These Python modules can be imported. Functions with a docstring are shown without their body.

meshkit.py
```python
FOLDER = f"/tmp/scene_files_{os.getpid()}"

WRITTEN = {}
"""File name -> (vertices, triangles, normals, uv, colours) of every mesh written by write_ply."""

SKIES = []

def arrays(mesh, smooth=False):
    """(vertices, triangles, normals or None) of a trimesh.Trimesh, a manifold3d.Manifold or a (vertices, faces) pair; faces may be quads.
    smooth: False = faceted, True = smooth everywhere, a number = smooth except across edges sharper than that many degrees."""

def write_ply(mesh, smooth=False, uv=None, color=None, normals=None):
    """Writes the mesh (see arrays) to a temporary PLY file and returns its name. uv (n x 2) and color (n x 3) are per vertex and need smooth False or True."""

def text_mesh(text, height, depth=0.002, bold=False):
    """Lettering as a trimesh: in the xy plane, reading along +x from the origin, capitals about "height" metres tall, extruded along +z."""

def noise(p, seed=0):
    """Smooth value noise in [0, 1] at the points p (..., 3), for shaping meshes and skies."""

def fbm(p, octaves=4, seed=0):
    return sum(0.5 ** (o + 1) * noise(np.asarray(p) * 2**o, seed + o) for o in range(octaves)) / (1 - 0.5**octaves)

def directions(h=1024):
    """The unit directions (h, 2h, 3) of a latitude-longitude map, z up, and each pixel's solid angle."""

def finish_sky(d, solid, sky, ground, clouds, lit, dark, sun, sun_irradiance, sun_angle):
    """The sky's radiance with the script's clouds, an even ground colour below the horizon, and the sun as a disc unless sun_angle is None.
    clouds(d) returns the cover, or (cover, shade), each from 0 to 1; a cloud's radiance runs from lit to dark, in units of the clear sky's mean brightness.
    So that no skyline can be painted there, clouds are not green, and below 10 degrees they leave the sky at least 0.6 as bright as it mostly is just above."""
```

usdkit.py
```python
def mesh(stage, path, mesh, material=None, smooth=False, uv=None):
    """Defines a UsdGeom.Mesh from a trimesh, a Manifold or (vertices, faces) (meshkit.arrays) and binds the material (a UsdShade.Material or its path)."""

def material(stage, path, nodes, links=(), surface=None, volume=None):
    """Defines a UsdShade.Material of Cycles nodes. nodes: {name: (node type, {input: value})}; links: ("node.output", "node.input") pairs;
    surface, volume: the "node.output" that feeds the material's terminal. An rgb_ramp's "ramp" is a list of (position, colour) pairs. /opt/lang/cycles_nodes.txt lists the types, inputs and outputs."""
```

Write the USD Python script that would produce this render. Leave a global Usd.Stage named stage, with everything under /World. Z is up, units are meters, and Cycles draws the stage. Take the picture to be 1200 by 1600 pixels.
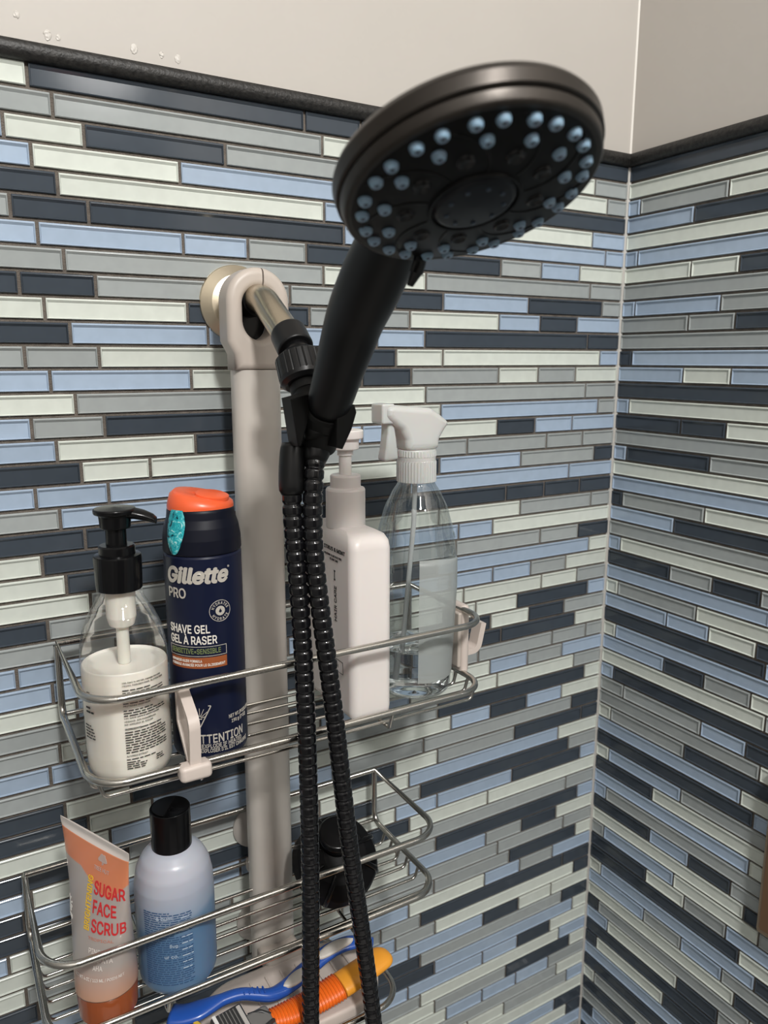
import math, random, re
import numpy as np, trimesh, manifold3d, shapely
from shapely.geometry import Polygon, box as sbox
from shapely import affinity
from pxr import Usd, UsdGeom, UsdLux, UsdShade, Gf, Sdf
import usdkit, meshkit

stage = Usd.Stage.CreateInMemory()
UsdGeom.SetStageUpAxis(stage, 'Z'); UsdGeom.SetStageMetersPerUnit(stage, 1.0)
UsdGeom.Xform.Define(stage, '/World'); UsdGeom.Scope.Define(stage, '/World/Looks')
rng = random.Random(11)
PI = math.pi

# ---------------------------------------------------------------- camera (a phone held in front of the shower arm)
def camera(pos, yaw, pitch, roll, focal, hap, fstop, focus, exposure):
    f = np.array([math.sin(yaw)*math.cos(pitch), math.cos(yaw)*math.cos(pitch), math.sin(pitch)])
    r = np.array([math.cos(yaw), -math.sin(yaw), 0]); u = np.cross(r, f)
    r2 = r*math.cos(roll)+u*math.sin(roll); u2 = -r*math.sin(roll)+u*math.cos(roll)
    c = UsdGeom.Camera.Define(stage, '/World/camera')
    m = Gf.Matrix4d(*[float(x) for x in (*r2, 0, *u2, 0, *(-f), 0, *pos, 1)])
    c.AddTransformOp().Set(m)
    c.CreateFocalLengthAttr(focal); c.CreateHorizontalApertureAttr(hap); c.CreateVerticalApertureAttr(hap*4/3)
    c.CreateFStopAttr(fstop); c.CreateFocusDistanceAttr(focus); c.CreateExposureAttr(exposure)
    c.CreateClippingRangeAttr((0.02, 50))
camera((-.67365, -.62990, 1.76529), .529723, -.195853, .001099, 26.0, 25.8568, 7.5, .60, 0.08)

# ---------------------------------------------------------------- light: two round lamps of the bathroom, and what the room throws back
def bulb(name, at, r, power, tint=(1.0, .985, .955)):
    l = UsdLux.SphereLight.Define(stage, '/World/'+name); l.AddTranslateOp().Set(Gf.Vec3d(*at)); l.CreateRadiusAttr(r)
    l.CreateIntensityAttr(power/(r*r)); l.CreateColorAttr(Gf.Vec3f(*tint))
bulb('ceiling_lamp', (-.64, -1.50, 2.80), .10, 2.5)          # above and behind the camera
bulb('vanity_lamp', (-.23, -1.50, 2.49), .10, 0.17)           # a weaker one towards the right
sky = UsdLux.DomeLight.Define(stage, '/World/ambient'); sky.CreateIntensityAttr(0.0); sky.CreateColorAttr(Gf.Vec3f(1, .96, .92))

# ---------------------------------------------------------------- materials
LOOKS = {}
def mat(name, color, rough=.5, metal=0., bump=0., bscale=300., vary=0., vscale=40., **kw):
    """principled surface; bump: fine relief; vary: tone drift of the surface itself."""
    if name in LOOKS: return LOOKS[name]
    n = {'p': ('principled_bsdf', {'base_color': color, 'roughness': rough, 'metallic': metal, **kw})}; l = []
    if bump or vary:
        n['g'] = ('texture_coordinate', {})
        n['nz'] = ('noise_texture', {'scale': bscale, 'detail': 3.0}); l.append(('g.object', 'nz.vector'))
    if bump:
        n['b'] = ('bump', {'strength': bump, 'distance': .001}); l += [('nz.fac', 'b.height'), ('b.normal', 'p.normal')]
    if vary:
        n['vz'] = ('noise_texture', {'scale': vscale, 'detail': 4.0}); l.append(('g.object', 'vz.vector'))
        n['r'] = ('rgb_ramp', {'ramp': [(.3, tuple(c*(1-vary) for c in color)), (.7, tuple(min(1, c*(1+vary)) for c in color))]})
        l += [('vz.fac', 'r.fac'), ('r.color', 'p.base_color')]
    LOOKS[name] = usdkit.material(stage, '/World/Looks/'+name, n, l, surface='p.BSDF'); return LOOKS[name]

def clear(name, tint, edge=.5, rough=.03, base=.03, gain=.40):
    """thin clear plastic: see-through in front, glossy towards its edge."""
    n = {'t': ('transparent_bsdf', {'color': tint}), 'g': ('glossy_bsdf', {'color': (1, 1, 1), 'roughness': rough}),
         'w': ('layer_weight', {'blend': edge}), 'm': ('mix_closure', {}), 'c': ('math', {'math_type': 'multiply_add', 'value2': gain, 'value3': base})}
    LOOKS[name] = usdkit.material(stage, '/World/Looks/'+name, n, [('w.fresnel', 'c.value1'), ('c.value', 'm.fac'), ('t.BSDF', 'm.closure1'), ('g.BSDF', 'm.closure2')], surface='m.closure')
    return LOOKS[name]

def tone_by_attribute(name, rough=.35, **kw):
    n = {'a': ('attribute', {'attribute': 'tone'}), 'p': ('principled_bsdf', {'roughness': rough, **kw})}
    LOOKS[name] = usdkit.material(stage, '/World/Looks/'+name, n, [('a.color', 'p.base_color')], surface='p.BSDF'); return LOOKS[name]

# ---------------------------------------------------------------- scene helpers
USED = {}
def numbered(path):
    k = USED.get(path, 0); USED[path] = k+1
    return path if k == 0 else '%s_%03d' % (path, k)
def keys(prim, **kv):
    for k, v in kv.items():
        if v: prim.SetCustomDataByKey(k, v)
    return prim
def thing(name, label=None, category=None, loc=(0, 0, 0), group=None, kind=None):
    x = UsdGeom.Xform.Define(stage, numbered('/World/'+name)); x.AddTranslateOp().Set(Gf.Vec3d(*loc))
    p = x.GetPrim(); p.loc = None
    keys(p, label=label, category=category, group=group, kind=kind)
    ORIGIN[str(p.GetPath())] = np.array(loc, float); return p
ORIGIN = {}
def obj(name, mesh, material, parent=None, smooth=35, label=None, kind=None, category=None, uv=None):
    """one Mesh prim in world coordinates, moved into its thing's frame."""
    base = str(parent.GetPath()) if parent is not None else '/World'
    root = '/'.join(base.split('/')[:3]); o = ORIGIN.get(root, np.zeros(3)) if parent is not None else np.zeros(3)
    if isinstance(mesh, list): mesh = trimesh.util.concatenate(mesh)
    if hasattr(mesh, 'to_mesh'):
        g = mesh.to_mesh(); mesh = trimesh.Trimesh(g.vert_properties[:, :3], g.tri_verts, process=False)
    if isinstance(mesh, tuple): mesh = trimesh.Trimesh(np.asarray(mesh[0], float), mesh[1], process=False)
    m = mesh.copy(); m.apply_translation(-o)
    pr = usdkit.mesh(stage, numbered(base+'/'+name), m, material, smooth).GetPrim()
    return keys(pr, label=label, kind=kind, category=category)

def fillet(pts, rad, seg=8, closed=False):
    """a polyline with its corners rounded."""
    p = [np.asarray(q, float) for q in pts]; n = len(p); out = []
    for i in range(n):
        if not closed and i in (0, n-1): out.append(p[i]); continue
        a, b, c = p[i-1], p[i], p[(i+1) % n]; u, v = a-b, c-b; lu, lv = np.linalg.norm(u), np.linalg.norm(v)
        r = rad[i] if isinstance(rad, (list, tuple)) else rad
        if r <= 0: out.append(b); continue
        ang = math.acos(np.clip(u@v/lu/lv, -1, 1)); t = min(r/math.tan(ang/2), .49*lu, .49*lv); rr = t*math.tan(ang/2)
        s, e = b+u/lu*t, b+v/lv*t; bis = u/lu+v/lv; bis /= np.linalg.norm(bis)+1e-12; ctr = b+bis*rr/math.sin(ang/2)
        A, B = s-ctr, e-ctr; th = math.acos(np.clip(A@B/(rr*rr), -1, 1))
        for k in range(seg+1):
            w = k/seg; out.append(ctr+(math.sin((1-w)*th)*A+math.sin(w*th)*B)/max(math.sin(th), 1e-9))
    return np.array(out)
def frames(P, closed=False):
    T = np.gradient(P, axis=0) if not closed else np.roll(P, -1, 0)-np.roll(P, 1, 0)
    T /= np.linalg.norm(T, axis=1, keepdims=True)+1e-12
    a = np.cross(T[0], [0, 0, 1.]) if abs(T[0][2]) < .9 else np.cross(T[0], [1., 0, 0]); a /= np.linalg.norm(a)
    A = [a]
    for i in range(1, len(P)):
        a = A[-1]-T[i]*(A[-1]@T[i]); A.append(a/np.linalg.norm(a))
    A = np.array(A); return T, A, np.cross(T, A)
def sweep(P, prof, closed=False, caps=True, up=None):
    """prof: (n,2) section or list of sections, one per point."""
    P = np.asarray(P, float); T, A, B = frames(P, closed)
    if up is not None:
        A = np.cross(np.asarray(up, float), T); A /= np.linalg.norm(A, axis=1, keepdims=True); B = np.cross(T, A)
    prof = np.asarray(prof, float); pr = prof if prof.ndim == 3 else np.broadcast_to(prof, (len(P),)+prof.shape)
    V = P[:, None]+pr[..., :1]*A[:, None]+pr[..., 1:]*B[:, None]
    return skin(V, closed, caps)
def skin(V, closed=False, caps=True):
    k, n = V.shape[:2]; f = []
    I = np.arange(k if closed else k-1)[:, None]; J = np.arange(n)[None]
    a, b, c, d = I*n+J, I*n+(J+1) % n, ((I+1) % k)*n+(J+1) % n, ((I+1) % k)*n+J
    f = np.concatenate([np.stack([a, b, c], -1).reshape(-1, 3), np.stack([a, c, d], -1).reshape(-1, 3)])
    v = V.reshape(-1, 3)
    if caps and not closed:
        e = [V[0].mean(0), V[-1].mean(0)]; v = np.vstack([v, e]); q = k*n; j = np.arange(n)
        f = np.vstack([f, np.stack([np.full(n, q), (j+1) % n, j], 1), np.stack([np.full(n, q+1), (k-1)*n+j, (k-1)*n+(j+1) % n], 1)])
    m = trimesh.Trimesh(v, f, process=False)
    if m.volume < 0: m.invert()
    return m
def ring(r, n=12): t = np.linspace(0, 2*PI, n, endpoint=False); return np.stack([r*np.cos(t), r*np.sin(t)], 1)
def tube(P, r, n=12, closed=False): 
    P = np.asarray(P, float)
    if np.ndim(r): return sweep(P, np.stack([ring(x, n) for x in r]), closed)
    return sweep(P, ring(r, n), closed)
def lathe(prof, n=48, center=(0, 0, 0), axis=(0, 0, 1), xref=None, sx=1., sy=1.):
    """prof: (r, h) pairs along the axis."""
    z = np.asarray(axis, float); z /= np.linalg.norm(z)
    x = np.asarray(xref if xref is not None else ((1, 0, 0) if abs(z[0]) < .9 else (0, 1, 0)), float); x = x-z*(x@z); x /= np.linalg.norm(x); y = np.cross(z, x)
    t = np.linspace(0, 2*PI, n, endpoint=False); c = np.asarray(center, float)
    V = np.stack([c+max(r, 1e-5)*(np.cos(t)[:, None]*x*sx+np.sin(t)[:, None]*y*sy)+h*z for r, h in prof])
    return skin(V)
def rounded(prof, r, seg=5):
    """rounds the inner corners of an (r,h) profile."""
    return [tuple(q[:2]) for q in fillet([(a, b, 0) for a, b in prof], r, seg)]
def prism(poly, h, bevel=0., origin=(0, 0, 0), ex=(1, 0, 0), ey=(0, 1, 0), seg=3):
    """a shapely polygon given depth along ex x ey, centred, with its edges rounded."""
    p = shapely.geometry.polygon.orient(poly if isinstance(poly, Polygon) else Polygon(poly))
    rings = [np.asarray(r.coords)[:-1] for r in (p.exterior, *p.interiors)]; bevel = min(bevel, h*.499)
    def inset(c, d):
        e1, e0 = np.roll(c, -1, 0)-c, c-np.roll(c, 1, 0); e1 /= np.linalg.norm(e1, axis=1, keepdims=True)+1e-12; e0 /= np.linalg.norm(e0, axis=1, keepdims=True)+1e-12
        n1, n0 = np.stack([-e1[:, 1], e1[:, 0]], 1), np.stack([-e0[:, 1], e0[:, 0]], 1); n = n1+n0; n /= np.maximum((n*n).sum(1, keepdims=True)/2, .35); return c+n*d
    lv = [(0., -h/2), (0., h/2)] if bevel <= 0 else [(bevel*(1-math.sin(a)), -h/2+bevel*(1-math.cos(a))) for a in np.linspace(0, PI/2, seg+1)]+[(bevel*(1-math.sin(a)), h/2-bevel*(1-math.cos(a))) for a in np.linspace(PI/2, 0, seg+1)]
    ms = []
    for c in rings: ms.append(skin_open(np.array([np.c_[inset(c, i), np.full(len(c), z)] for i, z in lv])))
    q = Polygon(inset(rings[0], lv[0][0]), [inset(r, lv[0][0]) for r in rings[1:]]); v2, f2 = trimesh.creation.triangulate_polygon(q, engine='earcut')
    a, b, c = (v2[f2[:, k]] for k in range(3)); neg = np.cross(b-a, c-a) < 0; f2 = f2.copy(); f2[neg] = f2[neg][:, ::-1]
    for z, fl in ((-h/2, True), (h/2, False)): ms.append(trimesh.Trimesh(np.c_[v2, np.full(len(v2), z)], f2[:, ::-1] if fl else f2, process=False))
    m = trimesh.util.concatenate(ms); m.merge_vertices(digits_vertex=7); v = np.array(m.vertices); ex, ey = np.asarray(ex, float), np.asarray(ey, float); ez = np.cross(ex, ey)
    return trimesh.Trimesh(np.asarray(origin)+v[:, :1]*ex+v[:, 1:2]*ey+v[:, 2:]*ez, np.array(m.faces), process=False)
def skin_open(V):
    k, n = V.shape[:2]; I = np.arange(k-1)[:, None]; J_ = np.arange(n)[None]; a, b, c, d = I*n+J_, I*n+(J_+1) % n, (I+1)*n+(J_+1) % n, (I+1)*n+J_
    return trimesh.Trimesh(V.reshape(-1, 3), np.concatenate([np.stack([a, b, c], -1).reshape(-1, 3), np.stack([a, c, d], -1).reshape(-1, 3)]), process=False)
def cut(m, tool):
    g = [manifold3d.Manifold(manifold3d.Mesh(np.asarray(x.vertices, np.float32), np.asarray(x.faces, np.uint32))) for x in (m, tool)]; return manif(g[0]-g[1])
def rbox(c, d, r=.001, rot=0.):
    """a box with rounded edges."""
    d = np.asarray(d, float)/2; r = min(r, d.min()*.98); s = manifold3d.Manifold.sphere(r, 12)
    M = manifold3d.Manifold.batch_hull([s.translate([float(x) for x in (d-r)*np.array(q)]) for q in np.ndindex(2, 2, 2) for q in [tuple(2*i-1 for i in q)]])
    return M.rotate([0, 0, rot]).translate([float(x) for x in c])
def manif(m): return trimesh.Trimesh(m.to_mesh().vert_properties[:, :3], m.to_mesh().tri_verts, process=False)
def slab(a, b):
    m = trimesh.creation.box(np.abs(np.array(b)-np.array(a))); m.apply_translation((np.array(a)+np.array(b))/2); return m
def wire(P, r=.0026, n=10, closed=False): return tube(P, r, n, closed)
def bend(mesh, fn):
    m = mesh.copy(); m.vertices = fn(np.asarray(m.vertices)); return m
def letters(text, height, bold=True, depth=.0002, squeeze=1., slant=0.):
    m = meshkit.text_mesh(text, height, depth, bold); v = np.array(m.vertices); v[:, 0] = v[:, 0]*squeeze+slant*v[:, 1]; m.vertices = v; return m
def width(m): return m.bounds[1][0]-m.bounds[0][0]
def words(w, lead, rows, seed, size=.0011, fill=.55):
    """print too small to read: word-long ink strips, in lines."""
    g = random.Random(seed); out = []
    for k in range(rows):
        x = 0.; end = w*(1 if k % 5 else g.uniform(.55, .95))
        while x < end-.001:
            L = min(g.uniform(.0018, .0058), end-x); b = trimesh.creation.box((L, size*fill, .0002)); b.apply_translation((x+L/2, -k*lead, .0001)); out.append(b); x += L+.0008
    m = trimesh.util.concatenate(out)
    return m.subdivide()
def on_cylinder(c, R, th, z):
    def fn(v):
        a = th+v[:, 0]/R; r = R+v[:, 2]+.0002
        return np.stack([c[0]+r*np.cos(a), c[1]+r*np.sin(a), z+v[:, 1]], 1)
    return fn
# ================================================================ THE SETTING
PITCH, TOP = .0175, 1.95      # height of a tile course; foot of the first course
grout = mat('grout', (.135, .115, .098), .9, bump=.9, bscale=900, vary=.25, vscale=120)
paint = mat('wall_paint', (.465, .435, .40), .55, bump=.12, bscale=160, vary=.02, vscale=6)
HUES = {'L': (.60, .635, .585), 'B': (.35, .435, .55), 'G': (.335, .36, .36), 'D': (.050, .062, .078)}
tilemat = {}
for key, nm in (('L', 'cream'), ('B', 'blue'), ('G', 'grey'), ('D', 'charcoal')):
    tilemat[key] = []
    for i, f in enumerate((.95, 1.0, 1.05)):
        tilemat[key].append(mat('%s_glass_tile_%d' % (nm, i), tuple(c*f for c in HUES[key]), .13, vary=.04, vscale=90, specular_ior_level=.30))

def tile_mesh(u0, u1, z0, z1):
    """a glass strip: eased outer rim, colour lying a little behind it. u along the wall, d out of it."""
    g = rng.uniform(-.00015, .00015); rec = .0015+rng.uniform(-.0002, .0002)
    rows = [(0, 0, 0, .003), (0, 0, 0, -.0011+g), (.0004, .0004, .0006, -.0016+g), (.0007, .0006, .0013, -.0017+g), (.0013, .0014, .0031, -.0017+g+rec)]
    v = []
    for i, lo, hi, d in rows:
        v += [(u0+i, d, z0+lo), (u1-i, d, z0+lo), (u1-i, d, z1-hi), (u0+i, d, z1-hi)]
    f = []
    for k in range(len(rows)-1):
        for j in range(4):
            a, b, c, d = k*4+j, k*4+(j+1) % 4, (k+1)*4+(j+1) % 4, (k+1)*4+j; f += [(a, b, c), (a, c, d)]
    q = (len(rows)-1)*4; f += [(q, q+1, q+2), (q, q+2, q+3)]
    return np.array(v), np.array(f)
BACK = """L1185D764D658D445D G1155G732L627B205L100G B1221L1115D903G693G588D482D377D272L62G B1188L977B556G350D D1156L730B520L100B G1221D1116D692B479B59B
B1188B977B870G765D343G238B132L G1155G733L520G99G D1218D1113G903G797G587D480B269D61G L1187L975D761G555L344B236D132B D1154B943B732B626B521D99D G1219G1115L903D691D585L479L60B
B1187B974L868D657D551G341L236G130L L1154G730L518G98G B1218G1114D903L693L587L482B58G B1186L972D762B658B553L341D239B133B D1153L1048L837G416G205G100G B1221B1115B877B758L552D483B275G62D
G1189B976B869B765D552B136B D1155D733D312D206D101D L1220D1009L799B693L588L483L272G64G L1188D945D824G610B433B345L L1154G967G874L666G439G212G99D D1220G1115D694D484B63L
G1120D897L675B452B341B236G132L B1060D632L417L203L96G B1221B1018G917G816B609L384L271D59B L1187B976G554D343L236D131G G1077D859D750B531D313D95L G1218L796L691L585G374G163G58G
B1025G819D628L437L341B235G131B G1016L928L753B548L320L92G D1218L1112D901G478D55L D1184L1078B866L443B337D232B126L L1151B726G513G92D D1124G908L691D583L477G265D58D
B1280L862G758L549B130L B1084D633G520D95G D1152B924B810L582B476B268D55B B1323L1110L885D660D547L337L L1156G943L517G97G G1092D990L580G478D57B
D1286L864L759L653L548B339G233D124L D1325B1118G1016G914L710G303G99G L1143D922G481G267D56L B1233L1135D743B547L339B234G130B G1125L719G618G516D95D L1194D1092D990B581G476L56D
D1152G969G877D672B546B340D233L129L B1084L629D515G92D L1036B812D588D476B53L G1135B743G645B547B338B232D127L D1040L619G514L95B B1091D885L474G265D57L
L1068G859L441B336B232B127G D1119B915B710G506G97L G1046L823L601L378L267G60B L1074D850G625L B1100G674B559B328B98D D1051L940L498L55D
G1079D973D550L127B L1055B944B501G280G58G B1133L932L732D531D330D230L D1184G966B529B311G"""
RIGHT = """D L B38G251L B176D L B39B L178L287D G
B40B253G G181G288D G D40B B178L289B D B40L D182D289L
G B41D258G L B D38G256L B183D G B40L
D182G288D396G B L41G256L B183B289L397D D L42B B184D288G396L L431G
B43D G77G290B396D G430L L43G254D B395L D427B L45B255G D180L465B
B428L B44G D181B288D393G L427D G44B254L464G D179L286G392B D426L L43B466D
B181G287B392G L425D D42G464L B75L285D392G D D43L252D B D
L42G D180L G D43B B205L D124G L G"""
def courses(text): return [[(c, int(n)/2000 if n else None) for c, n in re.findall(r'([A-Z])(\d*)', row)] for row in text.split()]
J = .00125                     # half a joint
def lay(wall, to_world, rows, reach, from_corner):
    """every tile of a wall: (colour, near edge, far edge, course), distances from the corner."""
    out = []
    for k in range(72):
        if k < len(rows):
            row = rows[k]
            if not from_corner:
                ed = [d for _, d in row[:-1]]+[0.]; far = None; spans = []
                for i, (c, d) in enumerate(row):
                    f_ = far if far is not None else ed[i]+rng.choice([.105, .21])
                    spans.append((c, ed[i], f_)); far = ed[i]
                end = spans[0][2]
            else:
                near = 0.; spans = []
                for i, (c, d) in enumerate(row):
                    f_ = d if d is not None else near+.21; spans.append((c, near, f_)); near = f_
                end = near
        else: spans = []; end = 0.
        while end < reach:
            L = rng.choice([.0525, .105, .105, .21, .21]); spans.append((rng.choice('LBGD'), end, min(end+L, reach))); end += L
        for c, a, b in spans:
            out.append((c, a+(J if a > 0 else .003), b-J, k))
    return out
def view(p):                   # how large a piece shows in the photograph, to choose the pieces that become parts
    f = np.array([.4956, .8464, -.1946]); r = np.array([.8631, -.5051, .0011]); u = np.cross(r, f); q = np.asarray(p)-np.array([-.67365, -.6299, 1.76529])
    w = q@f; return 600+1206.6*(q@r)/w, 800-1206.6*(q@u)/w, w
def build_wall(name, to_world, flip, rows, reach, from_corner, plaster, bed):
    w = UsdGeom.Xform.Define(stage, '/World/'+name).GetPrim(); keys(w, kind='structure'); ORIGIN['/World/'+name] = np.zeros(3)
    obj('plaster', plaster, paint, w, False); obj('grout', bed, grout, w, False)
    todo = []
    for c, a, b, k in lay(name, to_world, rows, reach, from_corner):
        z1 = TOP+PITCH*(1-k)-J; z0 = TOP-PITCH*k+J
        v, f = tile_mesh(a, b, z0, z1)
        mid = to_world(np.array([[(a+b)/2, 0, (z0+z1)/2], [max(a, .0), 0, z0], [b, 0, z1]]))
        x, y, dep = view(mid[0]); xa = view(mid[1])[0]; xb = view(mid[2])[0]
        lo, hi = max(0, min(xa, xb)), min(1200, max(xa, xb)); seen = max(0, hi-lo)*(15/dep if -10 < y < 1610 else 0)
        todo.append((seen, c, v, f if not flip else f[:, ::-1]))
    order = sorted(range(len(todo)), key=lambda i: -todo[i][0]); part = set(i for i in order[:300] if todo[i][0] > 0)
    rest = {}
    for i, (s, c, v, f) in enumerate(todo):
        m = trimesh.Trimesh(to_world(v), f, process=False); var = rng.randrange(3)
        if i in part: obj('tile', m, tilemat[c][var], w, False)
        else: rest.setdefault(c, []).append(m)
    for c, ms in rest.items():
        obj({'L': 'cream', 'B': 'blue', 'G': 'grey', 'D': 'charcoal'}[c]+'_tiling', ms, tilemat[c][1], w, False, kind='stuff')
LOW = TOP-72*PITCH
back_w = lambda v: np.stack([-v[:, 0], v[:, 1], v[:, 2]], 1)
right_w = lambda v: np.stack([v[:, 1], -v[:, 0], v[:, 2]], 1)
build_wall('wall_back', back_w, True, courses(BACK), 1.30, False, slab((-1.30, .004, LOW-.3), (.1, .08, 3.25)), slab((-1.30, .0003, LOW), (0, .006, TOP+PITCH)))
build_wall('wall_right', right_w, False, courses(RIGHT), .95, True, slab((.004, -1.75, LOW-.3), (.08, .004, 3.25)), slab((.0003, -.95, LOW), (.006, .0003, TOP+PITCH)))
# painted face above the tiles, flush with their bed
obj('plaster', slab((-1.30, -.0008, TOP+PITCH+.005), (0, .01, 3.25)), paint, stage.GetPrimAtPath('/World/wall_back'), False)
obj('plaster', slab((-.0008, -1.75, TOP+PITCH+.005), (.01, -.0008, 3.25)), paint, stage.GetPrimAtPath('/World/wall_right'), False)
def struct(name, mesh, m, smooth=False): return obj(name, mesh, m, None, smooth, kind='structure')
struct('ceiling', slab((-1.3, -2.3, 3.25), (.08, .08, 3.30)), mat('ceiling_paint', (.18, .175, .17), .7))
struct('floor', slab((-1.3, -2.3, -.02), (.08, .08, 0)), mat('floor_tile', (.66, .65, .63), .5))
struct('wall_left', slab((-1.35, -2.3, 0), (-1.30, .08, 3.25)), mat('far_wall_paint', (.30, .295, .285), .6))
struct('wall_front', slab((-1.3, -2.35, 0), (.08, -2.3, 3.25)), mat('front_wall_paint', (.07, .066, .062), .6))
# black pencil trim: a half round with a flat back
pencil = mat('black_stone', (.012, .011, .010), .50, bump=.5, bscale=420, vary=.9, vscale=260)
half = [(.0005, -.0066), (-.004, -.0066), (-.0062, -.0052), (-.0078, -.0025), (-.0082, .0005), (-.0076, .0032), (-.006, .0054), (-.0035, .0064), (.0005, .0066)]
TZ = 1.9728
def trim(a, b, ax):
    V = [];
    for s in np.linspace(a, b, 40): V.append([(s, d, TZ+h) if ax == 'x' else (d, s, TZ+h) for d, h in half])
    return skin(np.array(V))
struct('trim_1', trim(-1.30, -.0015, 'x'), pencil, 40)
struct('trim_2', trim(-.95, -.0015, 'y'), pencil, 40)
caulk = mat('caulk', (.50, .48, .45), .45, bump=.5, bscale=150)
zz = np.linspace(LOW, TOP+PITCH-.001, 90)
bead = lambda z, i: [(-.0036-.0006*math.sin(i*1.7), -.0002, z), (-.0020, -.0018-.0004*math.sin(i*2.3), z), (-.0004, -.0034-.0006*math.sin(i*1.1), z), (.002, -.003, z), (.002, .002, z), (-.003, .002, z)]
struct('trim_3', skin(np.array([bead(z, i) for i, z in enumerate(zz)])), caulk, True)
struct('trim_4', skin(np.array([[(-.0026, -.0005, z), (-.0005, -.0026, z), (.001, -.002, z), (.001, .001, z), (-.002, .001, z)] for z in (TZ+.006, 3.25)])), mat('paint_seam', (.66, .63, .58), .5), True)

# bronze plate on the right wall at the edge of the picture
t = thing('door_hinge', 'bronze hinge plate on the right-hand tiled wall at the picture edge', 'hinge', (-.006, -.30, 1.203))
bronze = mat('bronze', (.30, .17, .10), .35, .8, bump=.1); 
obj('back_plate', rbox((-.004, -.272, 1.29), (.010, .080, .176), .0035), mat('bronze_edge', (.42, .30, .20), .35, .7), t)
obj('cover_plate', rbox((-.010, -.275, 1.292), (.010, .076, .164), .004), bronze, t)

# dried paint drips just above the trim
g = random.Random(2); wb_ = stage.GetPrimAtPath('/World/wall_back')
for x, z, r in [(-.596, 1.9952, .0020), (-.577, 1.9862, .0026), (-.570, 1.9858, .0016), (-.518, 1.9880, .0026), (-.498, 1.9875, .0018), (-.486, 1.9868, .0024)]:
    m = trimesh.creation.icosphere(2, r); v = np.array(m.vertices); v[:, 1] *= .18; v[:, 2] *= 1.35; v += (meshkit.fbm(v*900+x*50, 2, 4)[:, None]-.5)*.0012; m.vertices = v+[x, -.0009, z]
    obj('paint_drip', m, mat('drip_paint', (.545, .515, .475), .45), wb_, True)
# ================================================================ SHOWER ARM, BRACKET, HAND SHOWER, HOSE
nickel = mat('brushed_nickel', (.50, .44, .34), .26, 1., bump=.08, bscale=500)
flange_m = mat('satin_brass_nickel', (.76, .66, .50), .40, 1., bump=.05, bscale=300)
black = mat('satin_black_plastic', (.006, .006, .0065), .36, specular_ior_level=.35)
gloss = mat('gloss_black_plastic', (.004, .004, .0045), .22, specular_ior_level=.3)
dull = mat('matte_black_plastic', (.004, .004, .004), .5, specular_ior_level=.25)
AX = -.447
t = thing('shower_pipe', 'brushed nickel shower arm and round wall flange under the caddy hook', 'shower arm', (AX, 0, 1.810))
obj('flange', lathe(rounded([(0, -.003), (.0305, -.003), (.0305, .002), (.0225, .0085), (.0155, .0105), (.0135, .016), (0, .016)], .0015), 64, (AX, 0, 1.8098), (0, -1, 0)), flange_m, t, 40)
arm = fillet([(AX, .02, 1.8105), (AX, -.060, 1.8105), (AX, -.118, 1.7745)], .030, 14)
obj('pipe', tube(arm, .0106, 28), nickel, t, True)

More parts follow.
